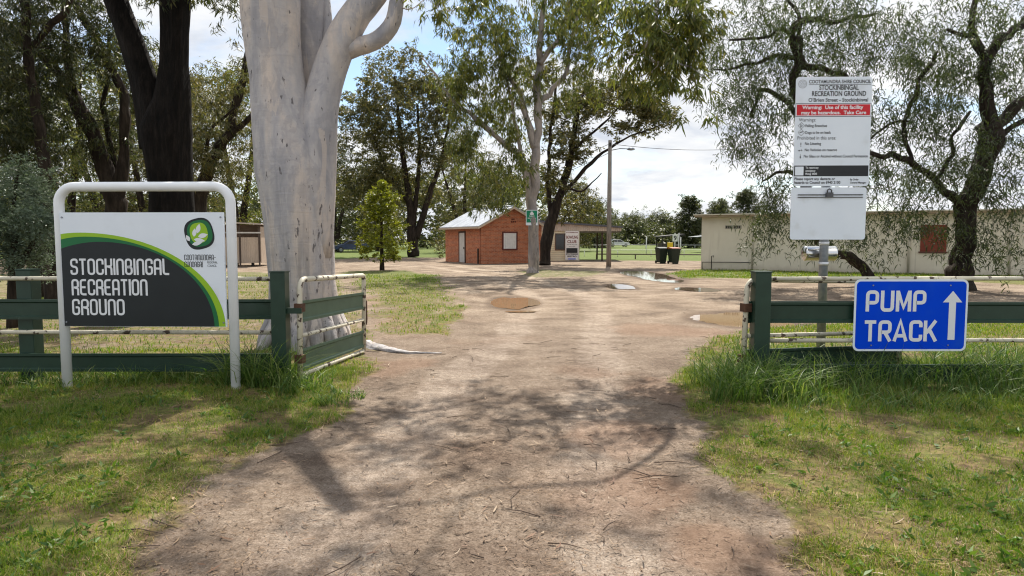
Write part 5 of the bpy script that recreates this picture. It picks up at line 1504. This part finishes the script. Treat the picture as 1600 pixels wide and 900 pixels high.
# pepper trees on the right
Yp1 = 21.5
P1 = [[(1494, 462, 30), (1498, 440, 24), (1503, 415, 19), (1506, 385, 17), (1510, 345, 17.5), (1520, 305, 18), (1533, 255, 18), (1543, 220, 19), (1548, 190, 18)],
      [(1546, 205, 13), (1565, 186, 12), (1590, 165, 11), (1625, 140, 10), (1680, 100, 9), (1740, 60, 6)],
      [(1549, 195, 14), (1540, 160, 12), (1536, 125, 11), (1536, 88, 9), (1528, 66, 6), (1516, 40, 7), (1522, 10, 6), (1530, -40, 4)],
      [(1537, 105, 9), (1555, 72, 8.5), (1572, 55, 8), (1592, 40, 7.5), (1615, 20, 7), (1660, -30, 5)],
      [(1540, 95, 5), (1512, 60, 5), (1496, 52, 4), (1478, 48, 3)],
      [(1512, 335, 10), (1490, 308, 8.5), (1462, 284, 7.5), (1432, 264, 6.5), (1408, 248, 7), (1380, 240, 6), (1352, 238, 5), (1330, 246, 3)],
      [(1426, 258, 5), (1418, 225, 4.6), (1416, 190, 4.4), (1425, 160, 4.2), (1436, 130, 4.2), (1446, 110, 4.5), (1458, 98, 4), (1462, 82, 2)],
      [(1420, 190, 3), (1396, 190, 2.6), (1378, 202, 2.2), (1358, 220, 1.6)],
      [(1462, 282, 5), (1478, 262, 4.4), (1488, 240, 4), (1490, 215, 3.6), (1500, 190, 3.4), (1518, 175, 3)],
      [(1545, 235, 8), (1580, 200, 6), (1610, 190, 5), (1660, 200, 4)]]
cl1 = np.concatenate([ell(1450, 60, 120, 80, Yp1, 2.4, 78), ell(1570, 90, 80, 80, Yp1, 2.4, 42), ell(1420, 180, 80, 50, Yp1, 2.2, 40), ell(1560, 300, 50, 60, Yp1 - 0.5, 1.6, 18),
                      ell(1450, 275, 70, 35, Yp1, 2, 26), ell(1500, 230, 50, 40, Yp1, 2, 18), ell(1600, 230, 40, 60, Yp1, 1.6, 20), ell(1480, 350, 60, 30, Yp1 - .5, 1.4, 13), ell(1400, 330, 60, 30, Yp1, 1.5, 13), ell(1650, 60, 80, 90, Yp1, 2.4, 24), ell(1560, 385, 30, 25, Yp1 - .8, 1, 8)])
def pep(sd):
    return lambda c: fronds(c, 84, 0.54, 0.20, 0.032, sd)
make_tree('pepper_tree', 'gnarled dark pepper tree with thick forked trunk behind the blue sign', [limb_px(l, Yp1, 0.86 if i == 0 else 0.72) for i, l in enumerate(P1)], cl1, BK['pepper'], LF['pepper'], pep(90), 90, 0.011, nside=18, wob=0.12, crook=0.32)
Yp2 = 23.5
P2 = [[(1362, 452, 12), (1352, 425, 9), (1336, 404, 8.5), (1310, 395, 8), (1288, 385, 8), (1276, 366, 8), (1269, 330, 8), (1262, 280, 8), (1255, 220, 8), (1249, 165, 8), (1246, 120, 8), (1248, 90, 8), (1246, 60, 7)],
      [(1248, 84, 7), (1236, 62, 6.5), (1238, 45, 6), (1255, 35, 6), (1275, 28, 5.5), (1300, 32, 4.5), (1330, 30, 3.5), (1370, 20, 2.4)],
      [(1247, 100, 7), (1268, 104, 6), (1292, 110, 5), (1315, 112, 4.2), (1330, 130, 3)],
      [(1250, 92, 5), (1226, 85, 5), (1205, 88, 4.4), (1180, 98, 3.6), (1150, 108, 2.6), (1115, 108, 1.6)],
      [(1258, 210, 6), (1236, 165, 5.5), (1215, 148, 5), (1190, 140, 4), (1180, 165, 3.4), (1172, 185, 3)],
      [(1244, 66, 5), (1222, 44, 4.4), (1200, 55, 3.6), (1170, 60, 2.6), (1140, 62, 1.8)],
      [(1263, 290, 5), (1235, 268, 4), (1212, 270, 3), (1190, 285, 2)],
      [(1245, 64, 4), (1250, 30, 3.5), (1230, 0, 3), (1220, -50, 2)]]
cl2 = np.concatenate([ell(1230, 40, 130, 65, Yp2, 2.4, 78), ell(1160, 130, 60, 60, Yp2, 2, 36), ell(1280, 140, 90, 50, Yp2, 2.2, 36), ell(1180, 215, 45, 55, Yp2, 1.6, 26), ell(1330, 60, 80, 60, Yp2, 2.2, 34),
                      ell(1215, 300, 35, 50, Yp2 - .5, 1.4, 16), ell(1240, 350, 60, 30, Yp2 - .6, 1.2, 12), ell(1330, 370, 50, 30, Yp2 - .8, 1.2, 10), ell(1195, 365, 30, 24, Yp2 - .6, 1.2, 5), ell(1370, 280, 40, 40, Yp2, 1.6, 14), ell(1110, 80, 30, 40, Yp2, 1.4, 10), ell(1300, 230, 50, 40, Yp2, 1.8, 16)])
make_tree('pepper_tree', 'weeping pepper tree with dark bent trunk behind the council notice', [limb_px(l, Yp2, 0.9 if i == 0 else 0.74) for i, l in enumerate(P2)], cl2, BK['pepper'], LF['pepper'], pep(100), 100, 0.011, nside=14, wob=0.12, crook=0.32)

# ------------------------------------------------------------------ trees further back
def back_tree(name, label, px, Y, h, w, lm, sd, base_frac=0.3, stems=2, n=70, group=None, bark='brown', leaf=0.30):
    rr = random.Random(sd)
    b = at(px, 380, Y); b.z = -0.1
    limbs = []
    for s in range(stems):
        dx = (s - (stems - 1) / 2) * w * 0.22 + rr.uniform(-.3, .3)
        pts = [b + Vector((0.1 * s, 0, 0)), b + Vector((dx * 0.3, 0.1, h * 0.25)), b + Vector((dx * 0.9, rr.uniform(-.5, .5), h * 0.55)), b + Vector((dx * 1.5, rr.uniform(-.6, .6), h * 0.88))]
        limbs.append((pts, [h * 0.026, h * 0.019, h * 0.012, h * 0.003]))
    c = []
    for i in range(n):
        zt = rr.uniform(base_frac, 1.0)
        env = math.sin(math.pi * min(1, (zt - base_frac) / (1 - base_frac) * 0.82 + 0.16)) ** 0.7
        a = rr.uniform(0, 6.28); q = math.sqrt(rr.uniform(0.05, 1)) * env * w / 2 * rr.uniform(0.7, 1.15)
        c.append((b.x + q * math.cos(a), b.y + q * math.sin(a), zt * h))
    cs_ = w / 2 * 0.26
    return make_tree(name, label, limbs, np.array(c), BK[bark], LF[lm], lambda cc: leaves(cc, 150, cs_, leaf, leaf * 0.27, 0.9, 0.85, sd), sd, 0.02, nside=9, group=group)
BT_ = [  # px, Y, height, width, leaf, base fraction, stems, label
 (20, 34, 11, 8, 'gum', .15, 2, 'leafy bright gum in the gap beside the leftmost trunk'),
 (105, 40, 13, 8, 'dark', .12, 2, 'dense dark gum behind the leaning stems above the sign'),
 (165, 48, 14, 9, 'gum', .15, 3, 'yellowish gum far behind the three leaning stems'),
 (232, 38, 11, 6, 'olive', .2, 2, 'olive gum in the gap left of the black trunk fork'),
 (300, 44, 12, 8, 'olive', .12, 3, 'olive gum with pale bare branches beyond the tin shed'),
 (375, 52, 14, 9, 'gum', .15, 2, 'leafy gum just left of the white gum trunk'),
 (522, 88, 14, 11, 'dark', .12, 3, 'dark spreading gum immediately right of the white gum trunk'),
 (590, 95, 13, 11, 'olive', .1, 2, 'olive gum far behind the young green tree'),
 (725, 84, 14, 9, 'olive', .12, 3, 'grey olive gum behind the tin roof of the hut'),
 (775, 98, 12, 10, 'far', .1, 2, 'distant gum directly behind the hut ridge'),
 (898, 92, 9.5, 8, 'olive', .12, 2, 'olive gum behind the club house roof'),
 (930, 130, 8.5, 10, 'far', .05, 2, 'rounded distant gum left of the timber pole'),
 (985, 195, 8.0, 14, 'far', .02, 2, 'low rounded distant tree right of the timber pole'),
 (1030, 200, 8.6, 14, 'far', .02, 2, 'low distant gum with brownish crown behind the shelter'),
 (1076, 125, 9.2, 6.4, 'dark', .03, 1, 'upright dark tree beside the long building corner'),
 (1122, 140, 9.2, 8, 'far', .05, 1, 'distant tree showing just above the long building roof'),
 (1166, 120, 9.8, 7, 'dark', .05, 1, 'dark distant tree above the roof left of pepper foliage'),
]
for i, (px, Y, h, w, lm, bf, stn, lab) in enumerate(BT_):
    back_tree('gum_tree', lab, px, Y, h, w, lm, 200 + i, bf, stn, 95 if Y < 100 else 130, leaf=0.17 + Y * 0.0020)

# far woods as one mass
c = []
rr = random.Random(9)
for i in range(4300):
    px = rr.uniform(-900, 2600); Y = rr.uniform(175, 270) if px > 850 else rr.uniform(112, 150)
    p = at(px, 380, Y)
    hh = ((5.6 if px > 850 else 11.5 if 480 < px else 8.0) + 3.2 * float(fbm(np.array([px * 0.022]), np.array([3.0]), 3)[0])) * (1.0 if px > 640 else 1.0)
    c.append((p.x, Y, rr.uniform(0.05, 1) * hh))
c = np.array(c)
tag(np_mesh('woods', leaves(c, 62, 1.9, 0.85, 0.36, 0.4, 0.75, 300), 4, LF['far']), kind='stuff')
c = []
for i in range(420):
    px = rr.uniform(-300, 700); Y = rr.uniform(55, 70)
    p = at(px, 380, Y); c.append((p.x, Y, rr.uniform(0.1, 1) * (0.9 + 2.2 * float(fbm(np.array([px * 0.03]), np.array([8.0]), 3)[0]))))
c = np.array([q for q in c if not (505 < (q[0] / q[1] * F + CX) < 690)])
tag(np_mesh('undergrowth', leaves(c, 110, 0.8, 0.26, 0.09, 0.2, 0.7, 301), 4, LF['olive']), kind='stuff')

# ------------------------------------------------------------------ grass
def grass_mat(name, cols, trans=0.35):
    return leaf_mat(name, cols, trans, 0.5, (1.4, 1.5, 0.6))
GM = grass_mat('lawn_grass', [(0.062, 0.122, 0.010), (0.102, 0.178, 0.018), (0.160, 0.220, 0.028), (0.28, 0.255, 0.09)])
TM = grass_mat('tall_grass_blades', [(0.030, 0.074, 0.012), (0.058, 0.118, 0.022), (0.10, 0.17, 0.038), (0.20, 0.24, 0.10)])
def blades(P, H, Wd, lean, rg, name, mat):
    N = len(P)
    z = height(P)
    b = np.column_stack([P, z - 0.005])
    az = rg.uniform(0, 6.28, N); l = lean * rg.uniform(0.2, 1.3, N)
    h_ = np.stack([np.cos(az), np.sin(az), np.zeros(N)], 1)
    fa = rg.uniform(0, 6.28, N)
    s = np.stack([np.cos(fa), np.sin(fa), np.zeros(N)], 1) * (Wd / 2)[:, None]
    up = np.array([0, 0, 1.0])
    def pt(t): return b + (up * (t - 0.35 * np.minimum(l, 1.2)[:, None] * t * t) + h_ * (l[:, None] * t * t * 0.8)) * H[:, None]
    p1, p2, p3 = pt(0.42), pt(0.76), pt(1.0)
    V = np.stack([b - s, b + s, p1 - s * .85, p1 + s * .85, p2 - s * .55, p2 + s * .55, p3], 1).reshape(-1, 3)
    i = np.arange(N)[:, None] * 7
    q = np.concatenate([i + np.array([0, 1, 3, 2]), i + np.array([2, 3, 5, 4])])
    t = i + np.array([4, 5, 6])
    return np_mesh(name, V, 4, mat, faces=[q, t])
rg = np.random.default_rng(21)
def scatter(n, x0, x1, y0, y1, thr=0.5, clump=1.0, pw=1.0):
    """denser nearer the viewer"""
    u = rg.random(n) ** pw
    y = y0 * (y1 / y0) ** u
    f = rg.random(n)
    P = np.column_stack([x0 + (x1 - x0) * f, y])
    m = mask(P)
    dn = fbm(P[:, 0] * 1.9 + 7, P[:, 1] * 1.9 + 3, 4)
    dn2 = fbm(P[:, 0] * 7 + 1, P[:, 1] * 7, 2)
    keep = rg.random(n) < np.clip((m - thr) * 2.2, 0, 1) * np.clip((dn - 0.34) * 4.2, 0.10, 1) * np.clip(dn2 * 1.5, 0.2, 1)
    return P[keep]
P = np.concatenate([scatter(330000, -5.5, -0.4, 2.6, 8.2, 0.42), scatter(300000, 0.9, 6.0, 2.6, 8.6, 0.42)])
pat = fbm(P[:, 0] * 0.9 + 40, P[:, 1] * 0.9 + 20, 3)
farup = np.clip((P[:, 1] - 4.2) / 2.6, 0, 1)
H = rg.uniform(0.018, 0.055, len(P)) * (0.55 + 0.9 * pat) * (1 + 0.9 * farup)
tag(blades(P, H, rg.uniform(0.0025, 0.0055, len(P)), 0.9, rg, 'grass', GM), kind='stuff')
P = np.concatenate([scatter(150000, -14, 0.2, 7.6, 30, 0.38, pw=1.0), scatter(110000, 1.6, 16, 7.8, 14, 0.42), scatter(60000, 7, 26, 26, 36, 0.3)])
H = rg.uniform(0.03, 0.085, len(P)) * (1 + P[:, 1] / 60)
tag(blades(P, H, rg.uniform(0.004, 0.008, len(P)) * (1 + P[:, 1] / 14), 0.9, rg, 'grass', GM), kind='stuff')

def tuft_pts(specs):
    out, hh = [], []
    for x0, x1, y0, y1, n, h0, h1 in specs:
        P = np.column_stack([rg.uniform(x0, x1, n), rg.uniform(y0, y1, n)])
        d = fbm(P[:, 0] * 3.1, P[:, 1] * 3.1 + 5, 3)
        k_ = rg.random(n) < np.clip((d - 0.30) * 4, 0.12, 1)
        out.append(P[k_]); hh.append(rg.uniform(h0, h1, k_.sum()) * (0.6 + 0.8 * d[k_]))
    return np.concatenate(out), np.concatenate(hh)
P, H = tuft_pts([(-8.5, -2.3, 7.05, 7.75, 3600, 0.06, 0.26), (-3.1, -2.35, 6.95, 7.6, 900, 0.28, 0.72), (-2.45, -1.95, 6.7, 7.35, 420, 0.10, 0.30), (-5.0, -4.6, 6.9, 7.3, 160, 0.10, 0.28),
                 (2.35, 9.0, 6.75, 7.9, 4600, 0.10, 0.58), (1.95, 3.0, 6.35, 7.3, 1200, 0.16, 0.56), (2.4, 8.5, 6.0, 6.9, 3000, 0.06, 0.24), (3.0, 8.0, 7.6, 9.6, 2400, 0.12, 0.42), (-1.9, -1.5, 6.3, 6.9, 400, 0.06, 0.16), (5, 8.5, 6.6, 7.4, 1100, 0.2, 0.6)])
tag(blades(P, H, rg.uniform(0.006, 0.013, len(P)), 1.35, rg, 'tall_grass', TM), kind='stuff')
P = np.concatenate([scatter(130000, -5.5, -0.2, 2.6, 8.0, 0.30), scatter(120000, 0.8, 6.0, 2.6, 8.2, 0.30)])
P = P[fbm(P[:, 0] * 1.1 + 21, P[:, 1] * 1.1 + 33, 3) > 0.50]
tag(blades(P, rg.uniform(0.02, 0.06, len(P)), rg.uniform(0.0025, 0.005, len(P)), 2.2, rg, 'dry_grass', leaf_mat('straw', [(0.16, 0.115, 0.055), (0.30, 0.23, 0.115), (0.42, 0.34, 0.19)], 0.2, 0.7, (1, 1, 1))), kind='stuff')
# weeds: little rosettes of broad leaves through the lawn
P = np.concatenate([scatter(2600, -5.5, -0.9, 2.9, 7.4, 0.6), scatter(2400, 1.4, 6.0, 2.9, 7.4, 0.6)])
P = P[rg.random(len(P)) < 0.6]
c = np.column_stack([P, height(P) + 0.012])
V = leaves(c, 8, 0.035, 0.065, 0.022, -0.12, 0.2, 33)
tag(np_mesh('weeds', V, 4, grass_mat('weed_leaves', [(0.035, 0.085, 0.014), (0.065, 0.13, 0.022), (0.10, 0.165, 0.035)], 0.3)), kind='stuff')

# ------------------------------------------------------------------ litter
def flat_leaves(P, ln, wd, curl, rg, name, mat, lift=0.006):
    N = len(P)
    z = height(P) + lift + rg.uniform(0, 0.008, N)
    c = np.column_stack([P, z])
    a = rg.uniform(0, 6.28, N); d = np.stack([np.cos(a), np.sin(a), rg.normal(size=N) * 0.10], 1)
    s = np.stack([-np.sin(a), np.cos(a), rg.normal(size=N) * 0.25], 1)
    L, W_ = ln[:, None], wd[:, None]
    cv = (rg.uniform(-1, 1, N) * curl)[:, None]
    up = np.array([0, 0, 1.0])
    kk_ = (rg.uniform(0, 0.12, N))[:, None]
    rows = []
    for t, w in ((0, .12), (.25, .8), (.5, 1), (.75, .75), (1, .06)):
        q = c + d * L * (t - 0.5) + s * L * cv * (1 - (2 * t - 1) ** 2) * 0.5 + up * L * kk_ * (2 * t - 1) ** 2
        rows += [q - s * W_ * w / 2, q + s * W_ * w / 2]
    V = np.stack(rows, 1).reshape(-1, 3)
    i = np.arange(N)[:, None] * 10
    f = np.concatenate([i + np.array([2 * k_, 2 * k_ + 1, 2 * k_ + 3, 2 * k_ + 2]) for k_ in range(4)])
    return np_mesh(name, V, 4, mat, faces=[f])
LM = leaf_mat('dry_gum_leaves', [(0.07, 0.045, 0.030), (0.16, 0.11, 0.075), (0.24, 0.18, 0.13), (0.13, 0.065, 0.043), (0.30, 0.24, 0.18)], 0.1, 0.7, (1, 1, 1))
def lit(n, x0, x1, y0, y1):
    u = rg.random(n); y = y0 * (y1 / y0) ** u
    P = np.column_stack([rg.uniform(x0, x1, n), y])
    d = fbm(P[:, 0] * 0.8 + 70, P[:, 1] * 0.8 + 11, 3)
    m = mask(P)
    edge = np.exp(-((m - 0.4) / 0.3) ** 2)
    return P[rg.random(n) < np.clip(0.26 + 0.75 * edge * d * 1.4 + 0.25 * (d > 0.58), 0, 1)]
P = np.concatenate([lit(5200, -4.5, 5.0, 2.6, 8.0), lit(6500, -10, 8, 7.5, 20)])
tag(flat_leaves(P, rg.uniform(0.03, 0.12, len(P)) * np.where(P[:, 1] < 4.2, 0.8, 1), rg.uniform(0.004, 0.012, len(P)), 0.5, rg, 'leaf_litter', LM), kind='stuff')
P = np.concatenate([lit(60000, -4.5, 4.5, 2.4, 9.0), np.column_stack([rg.uniform(-3.5, 3.5, 9000), 2.5 * (3.6 ** rg.random(9000))])])
tag(flat_leaves(P, rg.uniform(0.010, 0.045, len(P)), rg.uniform(0.002, 0.006, len(P)), 0.6, rg, 'bark_crumbs', leaf_mat('bark_crumbs', [(0.05, 0.034, 0.024), (0.12, 0.082, 0.056), (0.20, 0.145, 0.105), (0.08, 0.05, 0.035)], 0.0, 0.9, (1, 1, 1)), 0.002), kind='stuff')
mb = MB(); P = lit(520, -4.5, 5.0, 2.6, 11.0)
for x, y in P[:150]:
    L_, a = random.uniform(0.06, 0.34), random.uniform(0, 6.28)
    z = hz(x, y) + 0.006
    k2 = random.uniform(-.15, .15)
    mb.tube([(x - math.cos(a) * L_ / 2, y - math.sin(a) * L_ / 2, z), (x - math.sin(a) * L_ * k2, y + math.cos(a) * L_ * k2, z + 0.006), (x + math.cos(a) * L_ / 2, y + math.sin(a) * L_ / 2, z + 0.002)], [0.0038, 0.0034, 0.0018], 5)
tag(mb.build('twigs', noisy('twig_bark', (0.05, 0.035, 0.027), (0.14, 0.10, 0.075), 9, 0.9)), kind='stuff')
